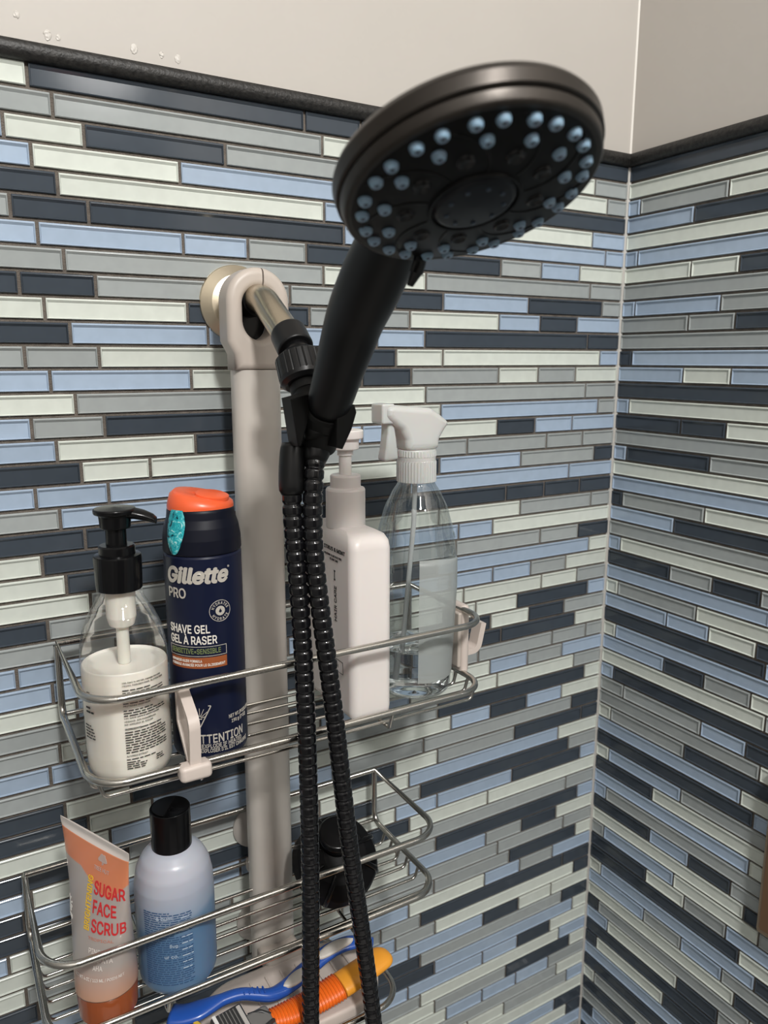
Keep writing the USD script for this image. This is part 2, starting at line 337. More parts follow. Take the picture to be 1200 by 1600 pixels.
t = thing('shower_bracket', 'black swivel bracket screwed on the shower arm, cradling the hand shower', 'bracket', (AX, -.14, 1.76))
d1 = np.array([0, -.80, -.60]); d1 = np.array([0, -.036, -.031]); d1 /= np.linalg.norm(d1)
p0 = np.array([AX, -.1065, 1.7835])
obj('collar', lathe(rounded([(.0108, 0), (.0128, 0), (.0131, .002), (.0131, .017), (.0126, .0185), (.0108, .0185)], .0012), 48, p0, d1), black, t, 40)
obj('neck', lathe([(0, .014), (.0096, .0145), (.0094, .024), (0, .024)], 40, p0, d1), gloss, t, 40)
# ribbed nut
p1 = p0+d1*.0225; d2 = np.array([0, -.50, -.86]); d2 /= np.linalg.norm(d2)
tt = np.linspace(0, 2*PI, 144, endpoint=False); x2 = np.array([1., 0, 0]); y2 = np.cross(d2, x2)
V = []
for r, h, k in [(.0001, 0, 0), (.0125, 0, 0), (.0158, .0026, 0), (.0166, .0034, 0), (.0172, .0040, 1), (.0175, .0185, 1), (.0172, .0192, 0), (.0168, .0215, 0), (.0142, .0240, 0), (.0001, .0240, 0)]:
    rr = r-.0005*k*((np.cos(tt*24) > .55)*1.)
    V.append(p1+rr[:, None]*(np.cos(tt)[:, None]*x2+np.sin(tt)[:, None]*y2)+h*d2)
obj('nut', skin(np.array(V)), black, t, 30)
A0 = np.array([-.448, -.171, 1.7326]); ha = np.array([0, -.039, .0545]); ha /= np.linalg.norm(ha)     # end of the handle and the way it points
p2 = p1+d2*.016
body = fillet([p2, p2+d2*.016, A0+np.array([-.004, .006, -.014]), A0+np.array([-.004, .004, -.020])], .012, 6)
obj('body', tube(body, list(np.linspace(.0118, .0098, len(body))), 28), dull, t, True)
cr = lathe(rounded([(.0118, -.001), (.0132, -.001), (.0142, -.004), (.0136, -.030), (.0108, -.030)], .001)+[(.0118, -.001)], 48, A0, ha)
obj('cradle', cr, dull, t, 35)
obj('fork', prism(Polygon([(-.4735, 1.7400), (-.4690, 1.7092), (-.4665, 1.7092), (-.4605, 1.7270), (-.4600, 1.7430)]), .016, .0012, (0, -.1620, 0), (1, 0, 0), (0, 0, 1)), dull, t, 30)
obj('fork', prism(Polygon([(-.4480, 1.7340), (-.4485, 1.7090), (-.4440, 1.7075), (-.4373, 1.7200), (-.4335, 1.7310), (-.4350, 1.7360)]), .016, .0012, (0, -.1770, 0), (1, 0, 0), (0, 0, 1)), dull, t, 30)

# hand shower
hn = np.array([.0039, -.3984, -.9172]); hn /= np.linalg.norm(hn); hc = np.array([-.4518, -.3296, 1.8391])
hx = np.array([1., 0, 0])-hn*hn[0]; hx /= np.linalg.norm(hx); hy = np.cross(hn, hx)
shell = mat('dark_bronze_shell', (.034, .029, .025), .36, .7, bump=.05, bscale=200)
t = thing('hand_shower', 'large round black hand shower with pale blue spray nozzles', 'shower head', tuple(hc))
obj('head_shell', lathe(rounded([(0, -.0295), (.028, -.0285), (.050, -.0235), (.0605, -.0160), (.0622, -.0130), (.0614, -.0068)], .003)+[(.0602, -.0060), (.058, -.0060), (0, -.006)], 96, hc, hn, hx), shell, t, 35)
obj('face_ring', lathe([(.054, -.0058), (.0594, -.0058), (.0600, -.0050), (.0594, -.0010), (.0584, .0002), (.0574, .0006), (.054, .0002)], 96, hc, hn, hx), shell, t, 35)
dome = lambda r: .0055-.0055*(r/.058)**2.2
face = mat('black_spray_face', (.0035, .0033, .0033), .36, vary=.2, vscale=60, specular_ior_level=.14)
obj('face_plate', lathe([(.0001, dome(0)-.0005)]+[(r, dome(r)) for r in np.linspace(.019, .0575, 14)]+[(.0575, -.004), (.0001, -.004)], 96, hc, hn, hx), face, t, 40)
obj('hub', lathe([(.0001, .0076), (.0165, .0072), (.0185, .0062), (.0195, .0050), (.0195, .003), (.0001, .003)], 64, hc, hn, hx), mat('hub_black', (.005, .006, .009), .3, specular_ior_level=.2), t, 35)
obj('hub_rim', lathe([(.0196, .0045), (.0204, .0062), (.0214, .0062), (.0220, .0045)], 64, hc, hn, hx), face, t, 35)
blue = mat('blue_silicone', (.23, .34, .45), .5, specular_ior_level=.3, subsurface_weight=.15, subsurface_scale=.002)
hole = mat('nozzle_hole', (.02, .035, .06), .5)
def face_pt(r, a, dh=0.): return hc+r*(math.cos(a)*hx+math.sin(a)*hy)+(dome(r)+dh)*hn
def nozzle(r, a):
    c = face_pt(r, a); q = hn
    n_ = obj('nozzle', lathe([(.0001, .0020), (.0010, .0020), (.0012, .0024), (.0021, .0024), (.0027, .0018), (.0031, .0004), (.0032, -.001), (.0001, -.001)], 20, c, q), blue, t, 40)
    obj('outlet', lathe([(.0001, .00235), (.0009, .0023), (.0009, .0015)], 12, c, q), hole, n_, 40)
for g in range(13):
    a = math.radians(145-27.7*g)
    nozzle(.0510, a+math.radians(6.3)); nozzle(.0510, a-math.radians(6.3)); nozzle(.0415, a)
for g in range(9):
    a = math.radians(131-40*g); c = face_pt(.0315, a)
    obj('jet_ring', lathe([(.0020, .0002), (.0034, .0012), (.0042, .0006), (.0046, -.001), (.0020, -.001)], 24, c, hn), gloss, t, 40)
    V = []
    for s in np.linspace(0, 1, 14):
        r = .023+.031*s; aa = a+math.radians(20)+.55*s*s; V.append(face_pt(r, aa, -.0002))
    obj('vane', tube(np.array(V), .0007, 6), face, t, True)
for g in range(9):
    a = math.radians(20+40*g); c = hc+.0135*(math.cos(a)*hx+math.sin(a)*hy)+.0073*hn
    obj('hub_jet', lathe([(.0001, .0006), (.0011, .0005), (.0013, -.0008), (.0001, -.0008)], 12, c, hn), hole, t, 40)
# handle: one swelling grip that bends into the back of the head
H = fillet([A0, (-.4495, -.213, 1.7895), (-.4510, -.252, 1.824), (-.4520, -.286, 1.8475), (-.4520, -.315, 1.858)], .09, 10)
_l = np.r_[0, np.cumsum(np.linalg.norm(np.diff(H, axis=0), axis=1))]; s = np.linspace(0, 1, 60); H = np.stack([np.interp(s*_l[-1], _l, H[:, q]) for q in range(3)], 1)
from scipy.interpolate import CubicSpline, PchipInterpolator
rad = PchipInterpolator([0, .03, .12, .30, .50, .68, .85, 1], [.0126, .0143, .0152, .0172, .0186, .0174, .0152, .010])(s)
obj('handle', tube(H, list(rad), 36), mat('handle_black', (.004, .004, .0045), .42, specular_ior_level=.3), t, True)
L = fillet([(-.4462, -.2800, 1.8205), (-.4468, -.2790, 1.8150), (-.4476, -.2770, 1.8096), (-.4490, -.2730, 1.8030)], .004, 4)
obj('pause_lever', sweep(L, [[(.0024*k*math.cos(x), .0045*k*math.sin(x)) for x in np.linspace(0, 2*PI, 16, endpoint=False)] for k in np.linspace(.8, 1, len(L)).tolist()[:-3]+[.95, .8, .45]], up=(1, 0, 0)), gloss, t, True)
obj('thread', lathe([(.0001, -.008), (.0112, -.008), (.0112, .001), (.0001, .001)], 32, A0, ha), mat('steel', (.55, .54, .52), .25, 1.), t, 40)

# hose: down from the handle and back up to the bracket, joined below the picture
t = thing('shower_hose', 'glossy black corrugated shower hose hanging in two strands before the caddy', 'hose', (-.44, -.165, 1.0))
path = [A0-ha*.028, (-.4545, -.1635, 1.694), (-.4572, -.1650, 1.665), (-.4535, -.1660, 1.600), (-.4445, -.1660, 1.525), (-.4325, -.1650, 1.415), (-.4110, -.1660, 1.236), (-.404, -.167, 1.10), (-.405, -.166, .98),
        (-.418, -.165, .925), (-.436, -.163, .905), (-.453, -.162, .925), (-.463, -.160, .98), (-.464, -.1585, 1.10), (-.4635, -.1580, 1.236), (-.4610, -.1580, 1.37), (-.4615, -.1580, 1.50), (-.4660, -.1580, 1.62), (-.4680, -.1560, 1.685), (-.4655, -.1530, 1.705)]
pp = np.array([np.asarray(q, float) for q in path]); ll = np.r_[0, np.cumsum(np.linalg.norm(np.diff(pp, axis=0), axis=1))]
cs = CubicSpline(ll, pp); step = .0080; nr = int(ll[-1]/step)
ls = np.linspace(0, ll[-1], nr*12+1); ph = (ls/ll[-1]*nr) % 1
prof = .0069-.0011*np.exp(-((ph-.5)/.13)**2)
obj('corrugated_hose', tube(cs(ls), list(prof), 18), mat('hose_black', (.005, .005, .006), .13), t, True)
fe = cs(np.linspace(ll[-1]-.030, ll[-1]+.004, 12))
obj('end_sleeve', tube(fe, [.0070, .0086, .0089, .0089, .0089, .0089, .0089, .0088, .0087, .0086, .0084, .0078], 28), black, t, True)
fe = cs(np.linspace(-.002, .016, 8)); obj('end_sleeve', tube(fe, [.0102, .0106, .0106, .0104, .0098, .0090, .0080, .0070], 28), black, t, True)

# ================================================================ CADDY
steel = mat('stainless_wire', (.56, .54, .50), .20, 1., bump=.10, bscale=700)
alu = mat('satin_aluminium', (.56, .52, .475), .40, .15, vary=.05, vscale=30, bump=.03)
putty = mat('putty_plastic', (.50, .44, .39), .42)
light_p = mat('pale_putty_plastic', (.62, .54, .49), .40)
PX = -.4465
t = thing('shower_caddy', 'hanging shower caddy: pale grey column, hook, two wire baskets and soap dish', 'shower caddy', (PX, -.035, 1.20))
def oval(w, d, n=40, p=2.6):
    a = np.linspace(0, 2*PI, n, endpoint=False); return np.stack([w/2*np.sign(np.cos(a))*abs(np.cos(a))**(2/p), d/2*np.sign(np.sin(a))*abs(np.sin(a))**(2/p)], 1)
def column(x, y, z0, z1, w, d): 
    o = oval(w, d); return skin(np.array([np.c_[o[:, 0]+x, o[:, 1]+y, np.full(len(o), z)] for z in (z0, z1)]))
obj('column', column(PX, -.039, 1.226, 1.7566, .0395, .024), alu, t, 40)
# the hook: an arch over the pipe with a keyhole, split at its crown
HZ, HW = 1.8085, .0255
o = [(HW*math.cos(a), HW*math.sin(a)) for a in np.linspace(0, PI, 40)]+[(-HW, -.030), (-.0202, -.040), (-.0202, -.0518), (.0202, -.0518), (.0202, -.040), (HW, -.030)]
i_ = [(.0128*math.cos(a), -.002+.0128*math.sin(a)) for a in np.linspace(0, PI, 30)]+[(.0128*math.cos(a), -.014+.0150*math.sin(a)) for a in np.linspace(PI, 2*PI, 30)]
hook = prism(Polygon(o, [i_]), .026, .0055, (PX, -.040, HZ), (1, 0, 0), (0, 0, 1), 8)
slit = tube(np.array([(PX+.0035+.0025*math.sin(y*110), y, HZ+.019) for y in np.linspace(-.06, -.02, 12)]), .0005, 8)
slit = sweep(np.array([(PX+.0035-.0045*(k/11)**2, -.060+.040*k/11, HZ+.018) for k in range(12)]), [(-.0006, -.0105), (.0006, -.0105), (.0006, .0105), (-.0006, .0105)], up=(0, 0, 1))
obj('hook', cut(hook, slit), putty, t, 40)
obj('hook_lining', lathe([(.0106, -.010), (.0124, -.010), (.0124, .010), (.0106, .010)], 40, (PX, -.040, 1.8095), (0, 1, 0)), gloss, t, 40)
obj('hook_lining', prism(Polygon([(.0131*math.cos(a), .0176*math.sin(a)) for a in np.linspace(0, 2*PI, 40)]), .004, 0, (PX, -.029, HZ-.0125), (1, 0, 0), (0, 0, 1)), gloss, t, 40)
def basket(x0, x1, yb, yf, zt, zb, floors, cross, zf):
    b = obj('basket', wire(fillet([(x0, yb, zt), (x0, yf, zt), (x1, yf, zt), (x1, yb, zt)], [0, .026, .026, 0], 12, True), .0027, 12, True), steel, t, True)
    obj('bottom_rail', wire(fillet([(x0, yb, zt-.001), (x0, yb, zb), (x0, yf, zb), (x1, yf, zb), (x1, yb, zb), (x1, yb, zt-.001)], [0, .010, .026, .026, .010, 0], 12), .0027, 12), steel, b, True)
    obj('back_rail', wire([(x0, yb+.0005, zb), (x1, yb+.0005, zb)], .0020), steel, b, True)
    for y in floors:
        e = min(.010, .4*(zb-zf)); dx = max(0., (abs(y)-abs(yf)+.026)); inset = .026-math.sqrt(max(.026**2-dx**2, 0)) if dx > 0 else 0
        obj('floor_wire', wire(fillet([(x0+inset, y, zb), (x0+inset+.004, y, zf), (x1-inset-.004, y, zf), (x1-inset, y, zb)], .005, 6), .0014, 8), steel, b, True)
    for x in cross:
        obj('cross_wire', wire(fillet([(x, yf, zb-.002), (x, yf+.004, zf-.0022), (x, yb, zf-.0022)], .004, 5), .0016, 8), steel, b, True)
    return b
UX0, UX1, UB, UF, UT, UZ, UFL = -.607, -.2895, -.022, -.147, 1.5515, 1.4935, 1.4805
up = basket(UX0, UX1, UB, UF, UT, UZ, [-.052, -.067, -.085, -.103, -.120, -.136], [-.535, -.383], UFL)
LX0, LX1, LB, LF, LT, LZ, LFL = -.6445, -.3275, -.020, -.138, 1.3660, 1.3110, 1.2990
lo = basket(LX0, LX1, LB, LF, LT, LZ, [-.042, -.056, -.070, -.084, -.102, -.120], [-.565, -.410], LFL)
obj('shelf_clamp', rbox((PX, -.0235, UZ), (.034, .008, .012), .002), putty, up)
obj('shelf_clamp', rbox((PX, -.0235, LZ), (.034, .008, .012), .002), putty, lo)
# clip-on razor holder: a bent strap on the front rail
cx = -.5412
strap = fillet([(cx, -.1500, 1.487), (cx, -.1530, 1.527), (cx, -.1235, 1.5440), (cx, -.1235, 1.5165), (cx, -.1455, 1.4955)], [0, .010, .004, .004, 0], 6)
cl = obj('razor_holder', sweep(strap, [(-.0038, -.0016), (.0038, -.0016), (.0038, .0016), (-.0038, .0016)], up=(1, 0, 0)) if False else sweep(strap, [(-.0016, -.0038), (.0016, -.0038), (.0016, .0038), (-.0016, .0038)], up=(1, 0, 0)), light_p, t, 30)
obj('rail_clip', rbox((cx, -.1490, 1.4905), (.022, .012, .0115), .003), light_p, cl)
# side hook on the right-hand rails
sx = UX1
hk = obj('side_hook', rbox((sx+.002, -.100, 1.5235), (.0085, .026, .064), .0035), light_p, t)
obj('backing', rbox((sx-.0045, -.100, 1.5245), (.004, .026, .050), .0015), putty, hk)
jh = fillet([(sx+.005, -.100, 1.5085), (sx+.021, -.100, 1.5090), (sx+.0265, -.100, 1.5330)], .007, 6)
obj('peg', sweep(jh, np.array([(-.0028, -.0060), (.0028, -.0060), (.0028, .0060), (-.0028, .0060)]), up=(0, 1, 0)), light_p, hk, 30)
# suction pads behind the column
suc = mat('suction_pad', (.40, .37, .34), .35)
for z in (1.335, 1.2345):
    obj('suction_pad', lathe([(0, 0), (.0225, 0), (.0225, .002), (.015, .006), (.007, .010), (.006, .0285), (0, .0285)], 40, (PX+.001, -.001, z), (0, -1, 0)), suc, t, 40)
# soap dish under the column
dish = Polygon([(-.050+.034*math.cos(a), .034*math.sin(a)) for a in np.linspace(PI/2, 1.5*PI, 24)]+[(.026+.034*math.cos(a), .034*math.sin(a)) for a in np.linspace(-PI/2, PI/2, 24)]).buffer(.006)
ds = obj('soap_dish', prism(dish, .012, .003, (PX+.002, -.106, 1.234)), light_p, t, 40)
for k in range(8):
    obj('dish_rib', rbox((PX-.052+.014*k, -.108, 1.2405), (.0016, .055, .003), .0006), light_p, ds)
obj('dish_stem', rbox((PX, -.052, 1.236), (.036, .040, .014), .004), putty, ds)
bar = fillet([(-.545, -.060, 1.2330), (-.555, -.152, 1.2330), (-.3745, -.152, 1.2330), (-.3745, -.105, 1.2350), (-.405, -.062, 1.2350)], [0, .02, .024, .020, 0], 10)
obj('dish_rail', wire(bar, .0026, 12), steel, t, True)
# ================================================================ UPPER BASKET: BOTTLES
FLOOR_U = UFL+.0016
ink = mat('dark_ink', (.03, .03, .03), .6)
white_ink = mat('white_ink', (.74, .70, .64), .5)
# --- pump bottle of white lotion
LC = (-.5745, -.1080)
t = thing('lotion_bottle', 'clear round pump bottle half full of white lotion, black pump', 'pump bottle', (*LC, FLOOR_U))
pet = clear('clear_plastic', (.97, .97, .96), .22)
shell_p = [(.0001, 0), (.0200, 0), (.0262, .0020), (.0286, .0075), (.0290, .020), (.0290, .082), (.0283, .0935), (.0258, .105), (.0212, .1155), (.0170, .1225), (.0150, .127), (.0146, .136)]
sp = fillet([(a, b, 0) for a, b in shell_p], .012, 4)[:, :2]
zl = .0795
obj('bottle', lathe([tuple(q) for q in sp], 72, (*LC, FLOOR_U)), pet, t, True)
lot = [(max(r-.0007, .0001), h+.0008) for r, h in sp if h < zl-.002]
rim = lot[-1][0]
lotion = mat('white_lotion', (.88, .83, .76), .32, subsurface_weight=.1, subsurface_scale=.004)
obj('lotion', lathe(lot+[(rim, zl), (rim-.0008, zl+.0012), (rim-.002, zl-.0004), (.012, zl-.0018), (.0001, zl-.001)], 72, (*LC, FLOOR_U)), lotion, t, 40)
milky = mat('milky_plastic', (.72, .68, .62), .35, subsurface_weight=.2, subsurface_scale=.003)
obj('dip_tube', [lathe(rounded([(0, .132), (.0098, .132), (.0098, .112), (.0082, .106), (.0042, .104), (.0042, .078), (0, .078)], .0012), 32, (*LC, FLOOR_U))], milky, t, 40)
pumpm = gloss
K = FLOOR_U
n = 90; a = np.linspace(0, 2*PI, n, endpoint=False); rib = .00025*(np.arange(n) % 2)
V = [np.stack([LC[0]+(r-rib*k)*np.cos(a), LC[1]+(r-rib*k)*np.sin(a), np.full(n, K+h)], 1) for r, h, k in [(.0146, .1315, 0), (.0150, .132, 1), (.0156, .1535, 1), (.0150, .1550, 0), (.0118, .1556, 0), (.0118, .1608, 0), (.0108, .1618, 0), (.0001, .1618, 0)]]
obj('pump_collar', skin(np.array(V)), pumpm, t, 35)
obj('pump_stem', lathe([(.0001, .16), (.0068, .16), (.0066, .178), (.0001, .178)], 32, (*LC, K)), pumpm, t, 40)
head_c = np.array([LC[0], LC[1], K+.184])
dirp = np.array([.93, -.36, 0]); dirp /= np.linalg.norm(dirp); dq = np.array([-dirp[1], dirp[0], 0])
obj('pump_head', lathe(rounded([(0, -.011), (.0098, -.011), (.0105, -.002), (.0135, -.001), (.0138, .0024), (0, .0034)], .0012), 40, head_c), pumpm, t, 40)
nz = [(.0055, .0048, -.001), (.012, .0046, -.0013), (.019, .0042, -.0030), (.0245, .0035, -.0052), (.0265, .0028, -.0066)]
V = np.array([[head_c+dirp*s+dq*w*1.45*math.cos(x)+np.array([0, 0, h+w*.85*math.sin(x)]) for x in np.linspace(0, 2*PI, 20, endpoint=False)] for s, w, h in nz])
obj('spout', skin(V), pumpm, t, 40)
R = .0290
def print_on(name, m, c, R, deg, z, material, parent): return obj(name, bend(m, on_cylinder(c, R, math.radians(deg), z)), material, parent, False)
blk = []
def put(m, dx, dy): m = m.copy(); m.apply_translation((dx, dy, 0)); blk.append(m)
put(letters('Use: Apply to wet hair, massage into roots', .0010, False), 0, .0620)
put(letters('VEGAN. PARABEN FREE. GLUTEN FREE', .0010, False, squeeze=1.15), 0, .0598)
put(words(.0300, .00185, 6, 3), 0, .0570); put(letters('PROTEINES VEGETALES', .0010, False, squeeze=1.1), 0, .0455)
put(words(.0300, .00175, 3, 4, .0012), 0, .0428); put(letters('Uso: Aplicar sobre el cabello humedo', .0010, False), 0, .0372)
put(letters('VEGANO. SIN PARABENOS.', .0010, False, squeeze=1.2), 0, .0347); put(letters('NO ARRUINA EL COLOR', .0010, False, squeeze=1.2), 0, .0326)
put(letters('INGREDIENTS:', .0011, True), 0, .0292); put(words(.0190, .0021, 1, 5), .0105, .0297); put(words(.0300, .0018, 9, 6, .00125), 0, .0274)
put(letters('ALFAREDO EXTRACT', .0010, False), 0, .0100); put(words(.0300, .0018, 1, 7), 0, .0080); put(words(.0130, .0015, 4, 8), 0, .0060); put(words(.0070, .0015, 3, 9), .020, .0062)
print_on('back_label_print', trimesh.util.concatenate(blk), LC, R, -106, FLOOR_U+.0130, ink, t)
blk = []; put(letters('I', .0060, True), .004, .048); put(words(.0075, .0030, 2, 12, .0022), .0025, .0430); put(words(.0100, .0022, 5, 13, .0015), 0, .0300)
print_on('front_label_print', trimesh.util.concatenate(blk), LC, R, -168, FLOOR_U+.0130, ink, t)

# --- shave gel can
GC = (-.5149, -.1024); GR = .0272
t = thing('shave_gel_can', 'navy shave gel can with orange cap top and turquoise blob', 'shave gel', (*GC, FLOOR_U))
navy = mat('navy_lacquer', (.0055, .0085, .028), .34, specular_ior_level=.3)
navy_d = mat('navy_cap', (.003, .004, .011), .42, specular_ior_level=.25)
obj('can', lathe(rounded([(0, .002), (.022, .002), (.0235, 0), (.0262, .0008), (.0272, .004), (.0272, .149), (.0262, .1505), (0, .1505)], .0008), 72, (*GC, K)), navy, t, 40)
obj('cap', lathe(rounded([(0, .1505), (.0264, .1505), (.0274, .1515), (.0271, .161), (.0258, .169), (.0238, .175), (.0230, .183), (0, .183)], .004), 72, (*GC, K)), navy_d, t, 40)
# sloping orange button
V = []
yaw = math.radians(-70)
for rr, h, dz in [(.0229, .1795, 0), (.0231, .1825, .0), (.0226, .1850, .0005), (.0209, .1885, .0028), (.0176, .1905, .0036), (.0112, .1908, .0020), (.0001, .1900, .0010)]:
    V.append([(GC[0]+rr*math.cos(x), GC[1]+rr*math.sin(x)*.97, K+h+dz*math.cos(x-math.radians(150))) for x in np.linspace(0, 2*PI, 72, endpoint=False)])
obj('actuator', skin(np.array(V)), mat('orange_plastic', (.80, .115, .035), .32), t, 50)
obj('finger_pad', lathe([(.0001, .0012), (.008, .0009), (.0095, .0002), (.0098, -.002), (.0001, -.002)], 40, (GC[0]+.006, GC[1]-.009, K+.1905), (.12, -.22, 1), None, 1.25, .95), mat('orange_plastic', (.80, .115, .035), .32), t, 40)
# turquoise gel blob run down the cap on the left
g = np.random.default_rng(5); V = []
th0 = math.radians(-150)
for i, s_ in enumerate(np.linspace(0, 1, 24)):
    zc = K+.182-.0300*s_; w = .0082*math.sin(PI*min(1, .10+.88*s_))**.5*(1.05-.25*s_)
    rr = np.interp(zc-K, [.151, .161, .171, .183], [.0274, .0271, .0250, .0231])
    row = []
    for x in np.linspace(0, PI, 18): row.append((w*math.cos(x), .0004+.0016*math.sin(x)*math.sin(PI*min(1, .06+.9*s_))**.5))
    row += [(-w, -.0004), (w, -.0004)]
    V.append([(GC[0]+(rr+d)*math.cos(th0+a_/rr), GC[1]+(rr+d)*math.sin(th0+a_/rr), zc) for a_, d in row])
nd = {'g': ('texture_coordinate', {}), 'v': ('noise_texture', {'scale': 210., 'detail': 5., 'roughness': .6, 'distortion': 1.2}),
      'r': ('rgb_ramp', {'ramp': [(.36, (.004, .02, .03)), (.43, (.01, .22, .27)), (.56, (.03, .42, .46)), (.66, (.45, .72, .70))]}),
      'p': ('principled_bsdf', {'roughness': .25}), 'b': ('bump', {'strength': .8, 'distance': .0006})}
gelm = usdkit.material(stage, '/World/Looks/turquoise_gel', nd, [('g.object', 'v.vector'), ('v.fac', 'r.fac'), ('r.color', 'p.base_color'), ('v.fac', 'b.height'), ('b.normal', 'p.normal')], surface='p.BSDF')
obj('gel_blob', skin(np.array(V)), gelm, t, True)
silver = mat('silver_print', (.60, .56, .50), .35, .3)
m = letters('Gillette', .0105, True, squeeze=1.0, slant=.22); m = trimesh.util.concatenate([m.copy().apply_translation((dx, dy, dz)) for dx, dy, dz in ((0, 0, 0), (.0005, 0, .00001), (-.0005, 0, .00002), (0, .0004, .00003), (0, -.0004, .00004))]); m.apply_scale((.0465/width(m), 1, 1)); print_on('brand_lettering', m, GC, GR, -170, K+.1325, silver, t)
m = letters('\u00ae', .002, False); print_on('brand_lettering', m, GC, GR, -71, K+.1410, silver, t)
m = letters('PRO', .0068, True); m.apply_scale((.0155/width(m), 1, 1)); print_on('print', m, GC, GR, -168, K+.1215, silver, t)
blk = []
put(letters('SHAVE GEL', .0058, True, squeeze=.72), 0, .0080); put(letters('GEL \u00c0 RASER', .0058, True, squeeze=.72), 0, 0)
m = trimesh.util.concatenate(blk); m.apply_translation((0, 0, 0)); print_on('print', m, GC, GR, -168, K+.0884, white_ink, t)
# round badge
def ringm(r0, r1, n=64, d=.0002): return trimesh.creation.extrude_polygon(Polygon([(r1*math.cos(x), r1*math.sin(x)) for x in np.linspace(0, 2*PI, n)], [[(r0*math.cos(x), r0*math.sin(x)) for x in np.linspace(0, 2*PI, n)]]), d, engine='earcut')
def arc_text(s, h, R, up=True, squeeze=1.):
    out = []; ws = [letters(c, h, True, squeeze=squeeze) if c != ' ' else None for c in s]; adv = [width(w)+h*.18 for w in ws]; tot = sum(adv); x = -tot/2
    for w, a_ in zip(ws, adv):
        m = w.copy(); m.apply_translation((-m.bounds[0][0]-width(w)/2, 0 if up else -h, 0)); an = (x+a_/2)/R
        ang = PI/2-an if up else -PI/2+an
        m.apply_transform(trimesh.transformations.rotation_matrix(ang-PI/2 if up else ang+PI/2, (0, 0, 1))); m.apply_translation((R*math.cos(ang), R*math.sin(ang), 0)); out.append(m); x += a_
    return trimesh.util.concatenate(out)
drop = Polygon([(0, .0018), (.0006, .0006), (.0011, -.0003), (.0009, -.0011), (0, -.0015), (-.0009, -.0011), (-.0011, -.0003), (-.0006, .0006)])
core = Polygon([(.0034*math.cos(x), .0034*math.sin(x)) for x in np.linspace(0, 2*PI, 48)]).difference(drop)
badge = trimesh.util.concatenate([ringm(.0074, .0078), trimesh.creation.extrude_polygon(core, .0002, engine='earcut'), arc_text('HYDRATES', .0019, .0047, True, .8), arc_text('HYDRATE', .0019, .0049, False, .8)])
badge.apply_translation((0, 0, 0)); print_on('badge', badge, GC, GR, -85, K+.1115, silver, t)
# framed band: SENSITIVE SENSIBLE over a copper strip
wb = .0430
frame = Polygon(sbox(-.0007, -.0007, wb, .0066)).difference(sbox(-.0003, -.0003, wb-.0004, .0062))
fr = trimesh.creation.extrude_polygon(frame, .0001, engine='earcut')
for _ in range(3): fr = fr.subdivide()
print_on('band_frame', fr, GC, GR, -168, K+.0800, silver, t)
m = letters('SENSITIVE\u2022SENSIBLE', .0036, True, squeeze=.80); m.apply_scale((.0375/width(m), 1, 1)); print_on('band_lettering', m, GC, GR, -166, K+.0814, mat('green_print', (.16, .20, .08), .5), t)
m = trimesh.creation.box((wb, .0080, .0001)); m.apply_translation((wb/2, .004, 0))
for _ in range(4): m = m.subdivide()
print_on('copper_band', m, GC, GR, -168, K+.0705, mat('copper_print', (.42, .12, .04), .35, .4), t)
blk = []; put(letters('ADVANCED GLIDE FORMULA', .0018, True, squeeze=.72), 0, .0030); put(letters('FORMULE AVANC\u00c9E POUR LE GLISSEMENT', .0018, True, squeeze=.80), 0, 0); 
m = trimesh.util.concatenate(blk); m.apply_scale((.0405/width(m), 1, 1)); m.apply_translation((0, 0, .00015)); print_on('band_print', m, GC, GR, -166, K+.0722, white_ink, t)
# warning triangle with rays
tri = Polygon([(-.0075, .0), (.0075, .0), (0, -.0150)]).buffer(.0008, join_style='round'); rays = [tri.difference(tri.buffer(-.0008))]
for k in range(-3, 4):
    rays.append(affinity.rotate(sbox(-.00022, .0012, .00022, .0075), k*24, origin=(0, 0)).buffer(0)); rays[-1] = affinity.translate(rays[-1], 0, -.0088).intersection(tri)
rays.append(sbox(-.0016, -.0098, .0016, -.0090)); ws = shapely.union_all(rays)
m = trimesh.util.concatenate([trimesh.creation.extrude_polygon(q, .0002, engine='earcut') for q in getattr(ws, 'geoms', [ws]) if q.area > 1e-8]); print_on('warning_sign', m, GC, GR, -122, K+.0420, silver, t)
blk = []; put(letters('NET WT./POIDS NET', .0026, True, squeeze=.66), .013, .0245); put(letters('198 g (7 OZ)', .0026, True, squeeze=.72), .0150, .0205)
put(letters('ATTENTION', .0064, True, squeeze=.74), -.0125, .0085); put(letters('MAY EXPLODE IF HEATED', .0029, True, squeeze=.78), -.0150, .0047); put(letters("PEUT EXPLOSER S'IL EST CHAUFF\u00c9", .0029, True, squeeze=.68), -.0160, .0012)
print_on('warning_print', trimesh.util.concatenate(blk), GC, GR, -106, K+.0055, silver, t)

# --- white pump bottle
WC = (-.389, -.082)
t = thing('shampoo_bottle', 'plain white rectangular pump bottle behind the black hose', 'pump bottle', (*WC, FLOOR_U))
whitep = mat('white_plastic', (.80, .74, .71), .36, subsurface_weight=.08, subsurface_scale=.003)
pts = []
for z, w, d, r in [(0, .0165, .042, .004), (.0015, .0178, .0438, .006), (.006, .0185, .0448, .0075), (.138, .0185, .0448, .0075), (.144, .0178, .0438, .0075), (.1485, .0158, .0405, .008), (.1505, .0125, .033, .009), (.1512, .0110, .016, .0095)]:
    q = sbox(-w+r, -d+r, w-r, d-r).buffer(r, quad_segs=8); c = np.asarray(q.exterior.coords)[:-1]; k0 = np.argmax(np.arctan2(c[:, 1], c[:, 0])); c = np.roll(c, -k0, 0)
    pts.append(np.c_[c[:, 0]+WC[0], c[:, 1]+WC[1], np.full(len(c), K+z)])
